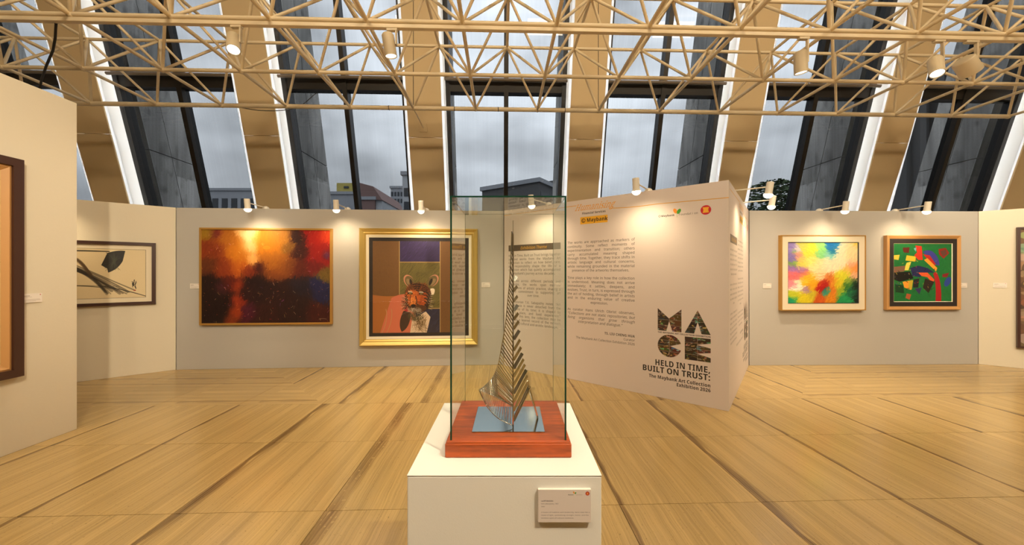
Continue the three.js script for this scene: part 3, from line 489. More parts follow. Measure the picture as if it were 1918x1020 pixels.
  furry(260, 0.52, 0.63, 0.055, 0.065, ['rgba(190,90,28,0.8)', 'rgba(150,62,18,0.8)'], 20, 7);
  furry(90, 0.43, 0.66, 0.022, 0.04, ['rgba(222,140,60,0.9)', 'rgba(200,110,40,0.9)'], 14, 7);
  furry(120, 0.445, 0.74, 0.075, 0.025, ['rgba(140,124,96,0.8)', 'rgba(90,76,52,0.8)', 'rgba(176,164,136,0.6)'], 16, 4);
  furry(190, 0.46, 0.81, 0.075, 0.05, ['rgba(84,80,46,0.8)', 'rgba(50,46,26,0.8)', 'rgba(96,86,54,0.7)'], 22, 5);
  furry(80, 0.36, 0.68, 0.03, 0.07, ['rgba(210,190,150,0.6)', 'rgba(60,36,18,0.8)'], 34, 4); furry(80, 0.6, 0.66, 0.035, 0.09, ['rgba(210,190,150,0.6)', 'rgba(30,18,10,0.8)'], 34, 4);
  const S2 = (lw, p) => { x.strokeStyle = 'rgba(14,8,5,0.92)'; x.lineWidth = lw; x.beginPath(); x.moveTo(p[0] * w, p[1] * h); x.quadraticCurveTo(p[2] * w, p[3] * h, p[4] * w, p[5] * h); x.stroke(); };
  for (let i = 0; i < 5; i++) { S2(11, [0.545 + 0.004 * i, 0.555 + 0.035 * i, 0.585, 0.545 + 0.04 * i, 0.61 - 0.006 * i, 0.6 + 0.036 * i]); S2(7, [0.375, 0.575 + 0.03 * i, 0.36, 0.59 + 0.03 * i, 0.352, 0.615 + 0.03 * i]); }
  for (let i = 0; i < 4; i++) { S2(10, [0.43 + 0.012 * i, 0.475 + 0.022 * i, 0.47, 0.462 + 0.022 * i, 0.52 - 0.01 * i, 0.478 + 0.022 * i]); S2(7, [0.53, 0.48 + 0.02 * i, 0.56, 0.485 + 0.02 * i, 0.585, 0.51 + 0.02 * i]); }
  S2(9, [0.46, 0.6, 0.475, 0.64, 0.47, 0.675]); S2(6, [0.405, 0.6, 0.395, 0.64, 0.402, 0.675]);
  x.fillStyle = '#1b120c'; x.beginPath(); x.ellipse(0.435 * w, 0.705 * h, 0.026 * w, 0.016 * h, 0, 0, 7); x.fill(); S2(5, [0.435, 0.715, 0.437, 0.73, 0.42, 0.74]); S2(5, [0.437, 0.73, 0.45, 0.745, 0.475, 0.738]);
  for (const [a, b] of [[0.402, 0.572], [0.52, 0.577]]) { x.fillStyle = '#b9ad92'; x.beginPath(); x.ellipse(a * w, (b - 0.018) * h, 26, 9, 0.15, 0, 7); x.fill(); x.fillStyle = '#0c0806'; x.beginPath(); x.ellipse(a * w, b * h, 27, 12, 0.1, 0, 7); x.fill(); x.fillStyle = '#b8a04c'; x.beginPath(); x.ellipse(a * w, b * h, 12, 7, 0, 0, 7); x.fill(); x.fillStyle = '#050404'; x.beginPath(); x.arc(a * w, b * h, 5, 0, 7); x.fill(); }
  for (let i = 0; i < 20; i++) stroke(x, 'rgba(230,220,200,0.6)', 1.5, [0.43 * w, 0.735 * h, rr(0.33, 0.55) * w, rr(0.72, 0.76) * h, rr(0.3, 0.58) * w, rr(0.74, 0.82) * h]);
  x.strokeStyle = '#b89a5c'; x.lineWidth = 7; x.beginPath(); x.moveTo(cx0, 0.58 * h); x.lineTo(cx0, 0); x.stroke(); x.beginPath(); x.moveTo(cx1, 0); x.lineTo(cx1, h); x.stroke();
  x.fillStyle = '#b89a5c'; x.fillRect(cx0, 0.225 * h, cx1 - cx0, 7); x.fillRect(0.6 * w, 0.733 * h, cx1 - 0.6 * w, 7);
});
const brightAbstract = canvasTex(900, 870, (x, w, h) => {
  reseed(13); x.fillStyle = '#ecd79c'; x.fillRect(0, 0, w, h);
  brushwork(x, w, h, [[0.02, 0.08, 0.06, 150, 130, 196], [0.04, 0.25, 0.06, 128, 112, 176], [0.1, 0.1, 0.05, 214, 200, 206], [0.07, 0.13, 0.03, 120, 170, 90], [0.2, 0.06, 0.06, 206, 206, 90], [0.27, 0.14, 0.08, 226, 214, 70], [0.35, 0.08, 0.06, 216, 216, 60], [0.42, 0.06, 0.06, 150, 216, 120], [0.46, 0.18, 0.07, 130, 206, 130], [0.55, 0.2, 0.05, 130, 200, 190], [0.62, 0.06, 0.06, 20, 110, 180], [0.68, 0.04, 0.05, 30, 130, 190], [0.61, 0.16, 0.05, 36, 130, 170], [0.6, 0.25, 0.04, 120, 200, 190], [0.75, 0.12, 0.09, 240, 222, 184], [0.88, 0.12, 0.08, 244, 216, 160], [0.97, 0.04, 0.05, 232, 206, 90], [0.9, 0.24, 0.09, 240, 214, 160],
    [0.12, 0.22, 0.06, 214, 150, 130], [0.18, 0.32, 0.08, 222, 206, 90], [0.06, 0.33, 0.05, 120, 160, 80], [0.3, 0.3, 0.09, 230, 222, 120], [0.4, 0.38, 0.1, 236, 220, 160], [0.55, 0.4, 0.12, 242, 224, 186], [0.72, 0.34, 0.12, 242, 224, 186], [0.06, 0.42, 0.06, 156, 110, 180], [0.18, 0.45, 0.06, 170, 120, 170], [0.08, 0.53, 0.08, 232, 110, 112], [0.2, 0.5, 0.06, 226, 120, 100], [0.9, 0.4, 0.06, 240, 166, 130], [0.95, 0.46, 0.06, 244, 150, 70], [0.84, 0.48, 0.06, 236, 190, 90],
    [0.12, 0.64, 0.05, 240, 226, 190], [0.1, 0.75, 0.05, 240, 232, 210], [0.02, 0.68, 0.05, 234, 140, 150], [0.26, 0.6, 0.09, 234, 186, 40], [0.34, 0.7, 0.08, 226, 160, 20], [0.45, 0.55, 0.1, 238, 214, 160], [0.56, 0.6, 0.06, 214, 110, 40], [0.5, 0.68, 0.06, 190, 50, 20], [0.45, 0.77, 0.06, 176, 14, 16], [0.53, 0.7, 0.05, 160, 20, 14], [0.62, 0.66, 0.06, 220, 130, 40], [0.76, 0.58, 0.08, 222, 214, 50], [0.72, 0.7, 0.07, 214, 190, 30], [0.95, 0.58, 0.06, 226, 170, 130], [0.86, 0.66, 0.05, 130, 160, 50],
    [0.82, 0.74, 0.05, 50, 110, 40], [0.93, 0.68, 0.04, 24, 60, 30], [0.97, 0.75, 0.04, 16, 30, 20], [0.88, 0.85, 0.07, 14, 90, 60], [0.96, 0.9, 0.05, 10, 30, 24], [0.8, 0.93, 0.07, 20, 140, 80], [0.74, 0.84, 0.06, 150, 170, 40], [0.63, 0.82, 0.06, 214, 120, 30], [0.6, 0.93, 0.06, 214, 130, 20], [0.53, 0.86, 0.05, 40, 140, 120], [0.45, 0.93, 0.06, 200, 84, 20], [0.34, 0.88, 0.06, 200, 180, 40], [0.24, 0.82, 0.05, 170, 130, 150], [0.2, 0.92, 0.08, 214, 194, 30], [0.08, 0.88, 0.06, 190, 194, 40], [0.03, 0.96, 0.05, 20, 150, 100]], 3600, 26, 85, (u, v) => -0.5 + 0.9 * Math.sin(4 * u + 3 * v), 14);
  for (let i = 0; i < 26; i++) { const b = rr(0.5, 0.62) * h, a = rr(0.3, 0.6) * w; stroke(x, `rgba(214,130,60,${rr(0.2, 0.5)})`, rr(2, 5), [a, b, a + 80, b + 10, a + rr(90, 180), b - rr(0, 16)]); }
});
const greenAbstract = canvasTex(860, 860, (x, w, h) => {
  reseed(17); x.fillStyle = '#136b31'; x.fillRect(0, 0, w, h);
  for (let i = 0; i < 500; i++) stroke(x, `rgba(${rnd() < 0.5 ? '6,60,26' : '40,140,70'},0.18)`, rr(4, 16), [rnd() * w, rnd() * h, rnd() * w, rnd() * h].map((v, k, q) => (k < 2 ? v : q[k - 2] + rr(-40, 40))));
  const pg = (c, p) => { x.fillStyle = c; x.beginPath(); p.forEach(([a, b], i) => (i ? x.lineTo(a * w, b * h) : x.moveTo(a * w, b * h))); x.closePath(); x.fill(); };
  pg('#5a1d12', [[0.15, 0.07], [0.27, 0.06], [0.26, 0.16], [0.17, 0.15]]); pg('#e0c040', [[0, 0.2], [0.1, 0.19], [0.08, 0.28], [0, 0.27]]); pg('#d9b62f', [[0.22, 0.2], [0.38, 0.22], [0.37, 0.31], [0.2, 0.29]]);
  pg('#c4301c', [[0.37, 0.03], [0.48, 0.04], [0.5, 0.28], [0.42, 0.28], [0.35, 0.2], [0.4, 0.15]]); pg('#6fa3a8', [[0.34, 0.08], [0.39, 0.06], [0.38, 0.14]]);
  x.fillStyle = '#3b3a8c'; x.beginPath(); x.moveTo(0.5 * w, 0.14 * h); x.bezierCurveTo(0.62 * w, 0.06 * h, 0.78 * w, 0.16 * h, 0.79 * w, 0.38 * h); x.lineTo(0.7 * w, 0.36 * h); x.closePath(); x.fill();
  pg('#b0201c', [[0.5, 0.18], [0.62, 0.2], [0.73, 0.36], [0.68, 0.38]]); pg('#e8962a', [[0.52, 0.28], [0.58, 0.25], [0.75, 0.42], [0.73, 0.48]]); pg('#8a1f16', [[0.77, 0.09], [0.9, 0.07], [0.96, 0.16], [0.86, 0.26], [0.78, 0.18]]); pg('#5c3a2e', [[0.8, 0.13], [0.9, 0.1], [0.92, 0.18], [0.85, 0.22]]);
  pg('#e2cf52', [[0.22, 0.33], [0.3, 0.31], [0.25, 0.46], [0.17, 0.46]]); pg('#7c5a44', [[0, 0.4], [0.2, 0.38], [0.18, 0.48], [0, 0.5]]); pg('#10100e', [[0, 0.5], [0.28, 0.48], [0.34, 0.6], [0.1, 0.66], [0, 0.62]]);
  pg('#1e2350', [[0.28, 0.42], [0.42, 0.38], [0.58, 0.42], [0.7, 0.5], [0.5, 0.5], [0.46, 0.58], [0.32, 0.56]]); pg('#d8572c', [[0.42, 0.5], [0.58, 0.5], [0.7, 0.62], [0.68, 0.7], [0.58, 0.58], [0.48, 0.56]]); pg('#1a1a20', [[0.34, 0.62], [0.44, 0.6], [0.42, 0.76], [0.33, 0.76]]); pg('#241a16', [[0.54, 0.6], [0.7, 0.66], [0.6, 0.86], [0.5, 0.76]]); pg('#322a58', [[0.36, 0.78], [0.48, 0.76], [0.44, 0.88]]);
  pg('#e9982e', [[0.15, 0.66], [0.32, 0.63], [0.3, 0.8], [0.18, 0.76]]); pg('#bfa22c', [[0.26, 0.64], [0.33, 0.63], [0.31, 0.79], [0.25, 0.78]]); pg('#0d3a1e', [[0.02, 0.7], [0.16, 0.72], [0.18, 0.86], [0.03, 0.84]]); pg('#a9542e', [[0.22, 0.86], [0.3, 0.88], [0.27, 0.97], [0.2, 0.94]]);
  x.fillStyle = '#a5141c'; x.beginPath(); x.moveTo(0.72 * w, 0.48 * h); x.quadraticCurveTo(0.83 * w, 0.6 * h, 0.82 * w, h); x.lineTo(0.72 * w, h); x.quadraticCurveTo(0.74 * w, 0.7 * h, 0.68 * w, 0.52 * h); x.fill();
  pg('#7a1820', [[0.84, 0.53], [0.96, 0.5], [0.92, 0.58], [0.84, 0.58]]); x.fillStyle = '#28408e'; x.beginPath(); x.ellipse(0.93 * w, 0.66 * h, 0.05 * w, 0.09 * h, 0.5, 0, 7); x.fill();
  for (let i = 0; i < 70; i++) { const a = rr(0, 0.75) * w, b = rr(0.3, 0.8) * h; stroke(x, ['rgba(216,176,60,0.6)', 'rgba(16,16,20,0.7)', 'rgba(190,60,40,0.6)', 'rgba(70,70,140,0.5)'][(rnd() * 4) | 0], rr(3, 12), [a, b, a + rr(-30, 30), b + rr(-24, 24)]); }
});
const inkArt = canvasTex(1024, 520, (x, w, h) => {
  reseed(23); x.fillStyle = '#d8c49a'; x.fillRect(0, 0, w, h);
  for (let i = 0; i < 3000; i++) { x.fillStyle = 'rgba(160,130,80,0.07)'; x.fillRect(rnd() * w, rnd() * h, 5, 2); }
  const wash = (c, lw, p) => { x.strokeStyle = c; x.lineWidth = lw; x.lineCap = 'round'; x.beginPath(); x.moveTo(p[0] * w, p[1] * h); x.bezierCurveTo(p[2] * w, p[3] * h, p[4] * w, p[5] * h, p[6] * w, p[7] * h); x.stroke(); };
  for (let i = 0; i < 16; i++) wash(`rgba(28,22,14,${rr(0.15, 0.5)})`, rr(3, 20), [0.3, 0.02 + rr(0, 0.3), 0.58, 0.2 + rr(0, 0.2), 0.66, 0.45 + rr(-0.06, 0.12), 0.93 - rr(0, 0.2), 0.93 - rr(0, 0.1)]);
  for (let i = 0; i < 10; i++) wash(`rgba(70,48,24,${rr(0.12, 0.35)})`, rr(6, 24), [0.45, 0.1 + rr(0, 0.1), 0.6, 0.12, 0.62, 0.2 + rr(0, 0.1), 0.68, 0.5 + rr(0, 0.1)]);
  for (let i = 0; i < 8; i++) wash(`rgba(30,24,16,${rr(0.3, 0.6)})`, rr(4, 12), [0.4, 0.05 + rr(0, 0.06), 0.6, 0.01 + rr(0, 0.05), 0.7, 0.05, 0.78, 0.05]);
  for (let i = 0; i < 5; i++) wash('rgba(30,24,14,0.7)', rr(2, 7), [0.72, 0.74, 0.82, 0.8, 0.9, 0.88 + rr(-0.03, 0.03), 1.0, 0.98]);
  x.fillStyle = '#23201a'; x.beginPath(); x.moveTo(0.77 * w, 0.08 * h); x.quadraticCurveTo(0.83 * w, 0.01 * h, 0.875 * w, 0.03 * h); x.lineTo(0.86 * w, 0.24 * h); x.quadraticCurveTo(0.83 * w, 0.42 * h, 0.775 * w, 0.48 * h); x.lineTo(0.77 * w, 0.4 * h); x.lineTo(0.735 * w, 0.33 * h); x.closePath(); x.fill();
  for (let i = 0; i < 40; i++) wash(`rgba(60,62,44,${rr(0.2, 0.5)})`, rr(1, 4), [rr(0.76, 0.85), rr(0.06, 0.2), 0.82, 0.2, 0.8, 0.3, rr(0.75, 0.85), rr(0.25, 0.45)]);
  for (let i = 0; i < 10; i++) wash('rgba(40,34,20,0.5)', rr(1.5, 4), [0.4, 0.75 + rr(-0.05, 0.08), 0.5, 0.7, 0.65, 0.74, 0.84, 0.8 + rr(-0.04, 0.04)]);
  for (let i = 0; i < 9; i++) stroke(x, '#231d14', rr(3, 7), [0.93 * w + rr(-14, 14), rr(0.62, 0.8) * h, 0.93 * w + rr(-16, 16), rr(0.62, 0.82) * h]);
  x.fillStyle = '#9c2f1e'; x.fillRect(0.925 * w, 0.84 * h, 15, 12);
});
const paperArt = canvasTex(256, 512, (x, w, h) => { reseed(29); x.fillStyle = '#cfae72'; x.fillRect(0, 0, w, h); for (let i = 0; i < 4000; i++) { x.fillStyle = `rgba(${rnd() < 0.5 ? '120,90,40' : '230,200,140'},0.12)`; x.fillRect(rnd() * w, rnd() * h, 4, 2); } });
const brownAbstract = canvasTex(512, 900, (x, w, h) => {
  reseed(31); x.fillStyle = '#6d5034'; x.fillRect(0, 0, w, h);
  for (let i = 0; i < 420; i++) { const b = rnd(); x.fillStyle = `hsla(${b < 0.2 ? rr(30, 200) : rr(15, 45)},${rr(15, 45)}%,${rr(12, 72)}%,0.6)`; x.beginPath(); x.ellipse(rnd() * w, b * h, rr(8, 50), rr(6, 40), rnd() * 3, 0, 7); x.fill(); }
});
// mitred moulding: profile (o out of wall, i inwards from the outer edge), swept round a w x h rectangle
function moulding(w, h, prof) {
  const pos = [], idx = [], n = prof.length, cor = [[-1, -1], [1, -1], [1, 1], [-1, 1]];
  for (let s = 0; s < 4; s++) { const A = cor[s], B = cor[(s + 1) % 4], b = pos.length / 3; for (const C of [A, B]) for (const [i, o] of prof) pos.push(C[0] * (w / 2 - i), C[1] * (h / 2 - i), o); for (let k = 0; k < n - 1; k++) idx.push(b + k, b + n + k, b + n + k + 1, b + k, b + n + k + 1, b + k + 1); }
  const g = new THREE.BufferGeometry(); g.setAttribute('position', new THREE.Float32BufferAttribute(pos, 3)); g.setIndex(idx); const q = g.toNonIndexed(); q.computeVertexNormals(); return q;
}
const GoldM = std(lin(0.62, 0.44, 0.13), 0.38, { metalness: 0.55 }), GoldThin = std(lin(0.55, 0.30, 0.07), 0.4, { metalness: 0.4 }), OakM = std(lin(0.52, 0.27, 0.09), 0.45), DarkWood = std(lin(0.055, 0.022, 0.014), 0.4), LinerM = std(lin(0.75, 0.66, 0.48), 0.8), MatBlack = std(lin(0.02, 0.014, 0.012), 0.7), MatCream = std(lin(0.74, 0.64, 0.46), 0.85);
const GlazeM = new THREE.MeshPhysicalMaterial({ color: 0xffffff, transmission: 1, roughness: 0, thickness: 0, ior: 1.45 });
function picture(w, s0, s1, h0, h1, label, art, layers, glazed) {     // layers: [name, material, width, profile-heights]; the art fills what is left
  const g = thing('framed_picture', label, 'picture', on(w, (s0 + s1) / 2, (h0 + h1) / 2, 0.002).toArray(), faceTurn(w));
  let W0 = s1 - s0, H0 = h1 - h0, inset = 0;
  part(g, 'backing', bx(W0 - 0.02, H0 - 0.02, 0.005, 0, 0, 0.0025), M.black);
  let depth = 0.02;
  for (const [name, mat, width, prof] of layers) {
    part(g, name, moulding(W0, H0, prof.map(([i, o]) => [i * width, o])), mat); W0 -= 2 * width; H0 -= 2 * width; depth = prof.at(-1)[1];
  }
  part(g, 'canvas', bx(W0, H0, 0.006, 0, 0, depth - 0.003), [MatBlack, MatBlack, MatBlack, MatBlack, std(0xffffff, 0.55, { map: art }), MatBlack]);
  if (glazed) part(g, 'glazing', new THREE.PlaneGeometry(W0 + 0.1, H0 + 0.1).translate(0, 0, depth + 0.012), GlazeM, 'clear glass over the picture');
  return g;
}
const step = (o0, o1) => [[0, 0], [0, o0], [1, o0], [1, o1]];
picture(W.backLeft, 0.376, 2.356, 0.690, 2.190, 'large red and orange abstract painting in a thin gold frame on the grey wall', redAbstract, [['frame', GoldThin, 0.028, step(0.05, 0.035)]]);
picture(W.backLeft, 2.777, 4.638, 0.340, 2.200, 'tiger picture in a wide gold frame with cream liner on the grey wall', tigerArt, [
  ['frame', GoldM, 0.10, [[0, 0], [0, 0.055], [0.12, 0.07], [0.35, 0.06], [0.6, 0.045], [0.72, 0.05], [0.85, 0.04], [1, 0.03]]], ['liner', LinerM, 0.045, [[0, 0.03], [0.1, 0.036], [1, 0.028]]], ['mat', MatBlack, 0.055, [[0, 0.028], [0, 0.022], [1, 0.022]]]], true);
picture(W.cornerLeft, 0.62, 2.495, 1.029, 1.940, 'ink painting of dark brush strokes in a dark wood frame on the cream angled wall', inkArt, [['frame', DarkWood, 0.042, step(0.035, 0.012)], ['mat', MatCream, 0.062, [[0, 0.012], [1, 0.012]]], ['mat', M.black, 0.004, [[0, 0.012], [1, 0.012]]]]);
picture(W.near, 1.75, 3.318, 0.632, 2.444, 'tall framed picture with a broad dark frame on the near cream partition', paperArt, [['frame', DarkWood, 0.065, step(0.05, 0.03)], ['liner', OakM, 0.05, [[0, 0.03], [0.3, 0.036], [1, 0.012]]]]);
picture(W.backRight, 0.605, 1.985, 0.892, 2.098, 'bright cloudlike abstract painting with cream mat and thin gold frame on the pale grey wall', brightAbstract, [['frame', GoldThin, 0.014, step(0.07, 0.062)], ['mat', MatCream, 0.098, [[0, 0.062], [1, 0.06]]], ['slip', M.black, 0.008, [[0, 0.06], [0, 0.064], [1, 0.05]]]]);
picture(W.backRight, 2.345, 3.575, 0.897, 2.100, 'green abstract painting with black mat and light wood frame on the pale grey wall', greenAbstract, [['frame', OakM, 0.055, [[0, 0], [0, 0.055], [0.2, 0.062], [1, 0.045]]], ['mat', MatBlack, 0.072, [[0, 0.045], [1, 0.04]]], ['slip', LinerM, 0.008, [[0, 0.04], [0, 0.043], [1, 0.036]]]]);
picture(W.cornerRight, 0.372, 1.45, 0.324, 2.206, 'tall brown figure painting in a thin dark frame on the right hand angled wall', brownAbstract, [['frame', DarkWood, 0.03, step(0.05, 0.03)]]);

// caption cards
const cardTex = canvasTex(300, 170, (x, w, h) => { x.fillStyle = '#e6ddd2'; x.fillRect(0, 0, w, h); x.fillStyle = '#8a7a6c'; x.fillRect(24, 40, 90, 9); x.fillStyle = '#a89a8c'; for (const [y, l] of [[62, 120], [78, 60], [108, 240], [124, 250], [140, 180]]) x.fillRect(24, y, l, 5); x.fillStyle = '#c0392b'; x.beginPath(); x.arc(270, 26, 9, 0, 7); x.fill(); });
const cardMats = (t) => [M.card, M.card, M.card, M.card, std(0xffffff, 0.6, { map: t }), M.card], wallCard = cardMats(cardTex);
for (const [w, s, h, label] of [
  [W.backLeft, 0.278, 1.29, 'small white caption card beside the red abstract painting'], [W.backLeft, 4.768, 1.30, 'small white caption card beside the tiger picture'], [W.backRight, 0.418, 1.285, 'small white caption card beside the bright cloudlike abstract painting'],
  [W.backRight, 3.672, 1.29, 'small white caption card beside the green abstract painting'], [W.cornerRight, 0.217, 1.295, 'small pale caption card beside the tall brown figure painting'], [W.near, 3.405, 1.28, 'small white caption card on the near cream partition'],
]) { const c = solo('caption_card', new THREE.BoxGeometry(0.136, 0.078, 0.006), wallCard, label, 'card', 'caption cards on the walls'); c.position.copy(on(w, s, h, 0.0045)); c.rotation.y = faceTurn(w); }

// ---------- plinth, case and sculpture ----------
const PLX = -0.0219, PLZ = -1.3115, PW = 0.5577, PH = 0.92;
{
  const g = thing('plinth', 'white painted square plinth carrying the glass case', 'plinth', [PLX, 0, PLZ]);
  part(g, 'body', rbx(PW, PH - 0.004, 0.568, 0.004, 0, (PH - 0.004) / 2, 0), M.plinth);
  part(g, 'top_board', rbx(PW + 0.001, 0.004, 0.569, 0.0015, 0, PH - 0.002, 0), M.plinth);
}
const capTex = canvasTex(1000, 610, (x, w, h) => {
  x.fillStyle = '#ded3cb'; x.fillRect(0, 0, w, h); x.textBaseline = 'alphabetic';
  x.fillStyle = '#3b2f2f'; x.font = 'bold 34px sans-serif'; x.fillText('Latiff Mohidin', 52, 222);
  x.fillStyle = '#6d5f5c'; x.font = '32px sans-serif'; x.fillText('Keris (Mesopolis), 1967', 52, 274); x.fillText('Steel', 52, 326);
  x.font = '31.5px sans-serif'; ['A fusion of tradition and modernity, Keris rises like a', 'blade of light, symbolising strength, honor, and the', 'timeless spirit of cultural resilience.'].forEach((t, i) => { const m = x.measureText(t).width; x.save(); x.translate(52, 434 + i * 54); x.scale([925, 905, 625][i] / m, 1); x.fillText(t, 0, 0); x.restore(); });
  x.fillStyle = '#3c332e'; x.font = 'bold 24px sans-serif'; x.fillText('Maybank', 565, 102); x.fillStyle = '#a8988a'; x.font = '24px sans-serif'; x.fillText('Foundation', 715, 102);
  x.fillStyle = '#e8962a'; x.beginPath(); x.ellipse(676, 52, 13, 24, -0.5, 0, 7); x.fill(); x.fillStyle = '#3f9b2f'; x.beginPath(); x.ellipse(708, 62, 11, 20, 0.5, 0, 7); x.fill();
  x.fillStyle = '#b81f2a'; x.beginPath(); x.arc(935, 70, 38, 0, 7); x.fill(); x.fillStyle = '#e0903a'; x.fillRect(918, 50, 34, 40);
});
{ const c = solo('caption_card', new RoundedBoxGeometry(0.1505, 0.0935, 0.009, 1, 0.001), M.card, 'white caption card with logos and a paragraph of text on the plinth front', 'card'); c.position.set(0.1493, 0.838, PLZ + 0.284 + 0.0055); const f = part(c, 'print', new THREE.PlaneGeometry(0.149, 0.092).translate(0, 0, 0.0047), std(0xffffff, 0.6, { map: capTex }), 'printed face of the card'); }
const CX = -0.0118, CZ = -1.3076, WY = PH + 0.049;                    // case centre, top of the wooden base
{
  const g = thing('display_base', 'orange brown varnished wooden base under the glass case', 'base', [CX, PH, CZ]);
  const body = rbx(0.397, 0.044, 0.372, 0.004, 0, 0.022, 0), rim = rbx(0.390, 0.008, 0.365, 0.003, 0, 0.045, 0);
  for (const b of [body, rim]) { const uv = b.attributes.uv, p = b.attributes.position, n = b.attributes.normal; for (let i = 0; i < uv.count; i++) uv.setXY(i, (Math.abs(n.getX(i)) > 0.7 ? p.getZ(i) : p.getX(i)) * 1.6, (Math.abs(n.getY(i)) > 0.7 ? p.getZ(i) : p.getY(i)) * 1.6); }
  part(g, 'body', body, M.wood); part(g, 'rim', rim, M.wood);
}
{
  const g = thing('glass_case', 'clear glass display case with green edges over the steel sculpture', 'display case', [CX, WY, CZ]), w = 0.368, d = 0.344, h = 0.771, t = 0.006;
  const pl = (pw, ph) => new THREE.PlaneGeometry(pw, ph);
  for (const s of [-1, 1]) { part(g, 'side_pane', pl(d, h).rotateY(Math.PI / 2).translate(s * (w / 2 - 0.003), h / 2, 0), M.caseGlass); part(g, s > 0 ? 'front_pane' : 'back_pane', pl(w, h).translate(0, h / 2, s * (d / 2 - 0.003)), M.caseGlass); }
  part(g, 'top_pane', pl(w, d).rotateX(-Math.PI / 2).translate(0, h - 0.003, 0), M.caseGlass);
  for (const sx of [-1, 1]) for (const sz of [-1, 1]) part(g, 'glass_edge', bx(sz > 0 ? 0.0052 : 0.0016, h, sz > 0 ? 0.0045 : 0.0016, sx * (w / 2 - 0.0026), h / 2, sz * (d / 2 - 0.0022)), M.glassEdge, 'dark green polished glass edge');
  part(g, 'glass_edge', bx(w, 0.0045, 0.0045, 0, h + 0.0005, d / 2 - 0.002), M.glassEdge, 'dark green polished glass edge');
  part(g, 'glass_edge', bx(w, 0.0016, 0.0016, 0, h, -d / 2 + 0.002), M.glassEdge);
  for (const s of [-1, 1]) part(g, 'glass_edge', bx(0.0016, 0.0016, d - 0.01, s * (w / 2 - 0.002), h, 0), M.glassEdge);
}
solo('steel_plate', rbx(0.243, 0.003, 0.2245, 0.001), M.plate, 'mirror polished steel plate lying on the wooden base', 'plate').position.set(-0.0122, WY + 0.0015, -1.3028);
{
  const y0 = WY + 0.003, g = thing('steel_sculpture', 'polished steel sail shaped sculpture of thin rods and flat bars', 'sculpture', [0.0036, y0, -1.2226]);
  const H = 0.705;                                                    // local axes: mast at the origin
  part(g, 'mast', mergeGeometries([bx(0.0045, 0.66, 0.006, 0, 0.33, 0), bx(0.002, 0.05, 0.002, 0, 0.68, 0)]), M.steel);
  // left edge: height above the plate -> how far out to the left
  const E = [[0.668, -0.005], [0.60, -0.007], [0.50, -0.012], [0.425, -0.019], [0.345, -0.027], [0.27, -0.040], [0.205, -0.053], [0.17, -0.068], [0.138, -0.092], [0.114, -0.119]];
  const edge = new THREE.CatmullRomCurve3(E.map(([y, x]) => V(x, y, x * 0.35)));
  part(g, 'left_edge', new THREE.TubeGeometry(edge, 60, 0.0016, 6), M.steel);
  const tip = V(-0.119, 0.114, -0.0417), low = new THREE.CatmullRomCurve3([tip, V(-0.103, 0.083, -0.03), V(-0.083, 0.055, -0.02), V(-0.052, 0.028, -0.01), V(0, 0.006, 0)]), mid = new THREE.CatmullRomCurve3([tip, V(-0.085, 0.116, 0.004), V(-0.05, 0.104, 0.012), V(0, 0.07, 0)]);
  part(g, 'lower_edge', new THREE.TubeGeometry(low, 30, 0.0018, 6), M.steel);
  part(g, 'inner_edge', new THREE.TubeGeometry(mid, 30, 0.0012, 6), M.steel);
  const N = 54;
  for (let i = 0; i < N; i++) {                                       // rods falling from the left edge to the mast
    const t = i / (N - 1), a = edge.getPoint(t * 0.985), drop = 0.012 + 0.055 * Math.min(1, -a.x / 0.05), b = V(0, Math.max(0.072, a.y - drop), 0);
    part(g, 'rod', flat(a, b, 0.0034, 0.0013, V(-0.4 + 0.3 * Math.sin(i * 0.7), -0.2 + 0.3 * Math.sin(i * 1.3), 1)), M.steel);
  }
  for (let i = 1; i < 20; i++) { const t = i / 20; part(g, 'rod', bar(mid.getPoint(t), low.getPoint(Math.min(1, t * 0.9 + 0.1)), 0.0014, 6), M.steel); }
  for (let i = 0; i < 14; i++) { const t = i / 14; part(g, 'rod', bar(edge.getPoint(0.72 + 0.27 * t), mid.getPoint(0.15 + 0.5 * (1 - t)), 0.0012, 6), M.steel); }
  // right side: flat bars climbing from the mast to the right edge
  const R = new THREE.CatmullRomCurve3([[0.515, 0.013], [0.43, 0.016], [0.36, 0.0195], [0.28, 0.026], [0.225, 0.037], [0.175, 0.049], [0.125, 0.058]].map(([y, x]) => V(x, y, -x * 0.9)));
  const K = 16;
  for (let i = 0; i < K; i++) {
    const t = i / (K - 1), a = R.getPoint(t), b = V(0.002, a.y - 0.014 - 0.085 * t * t, 0);
    part(g, 'flat_bar', flat(b, a, 0.0115, 0.0014, i % 3 ? V(0.55, -0.3, 1) : V(0.2, 0.1, 1)), M.steel);
  }
  part(g, 'flat_bar', flat(V(0.002, 0.022, 0), V(0.057, 0.112, -0.05), 0.011, 0.0015, V(0.55, -0.3, 1)), M.steel);
  part(g, 'leg', flat(V(0.050, 0.145, -0.045), V(0.0895, 0.001, -0.081), 0.006, 0.004, V(0.6, 0, 1)), M.steel);
}

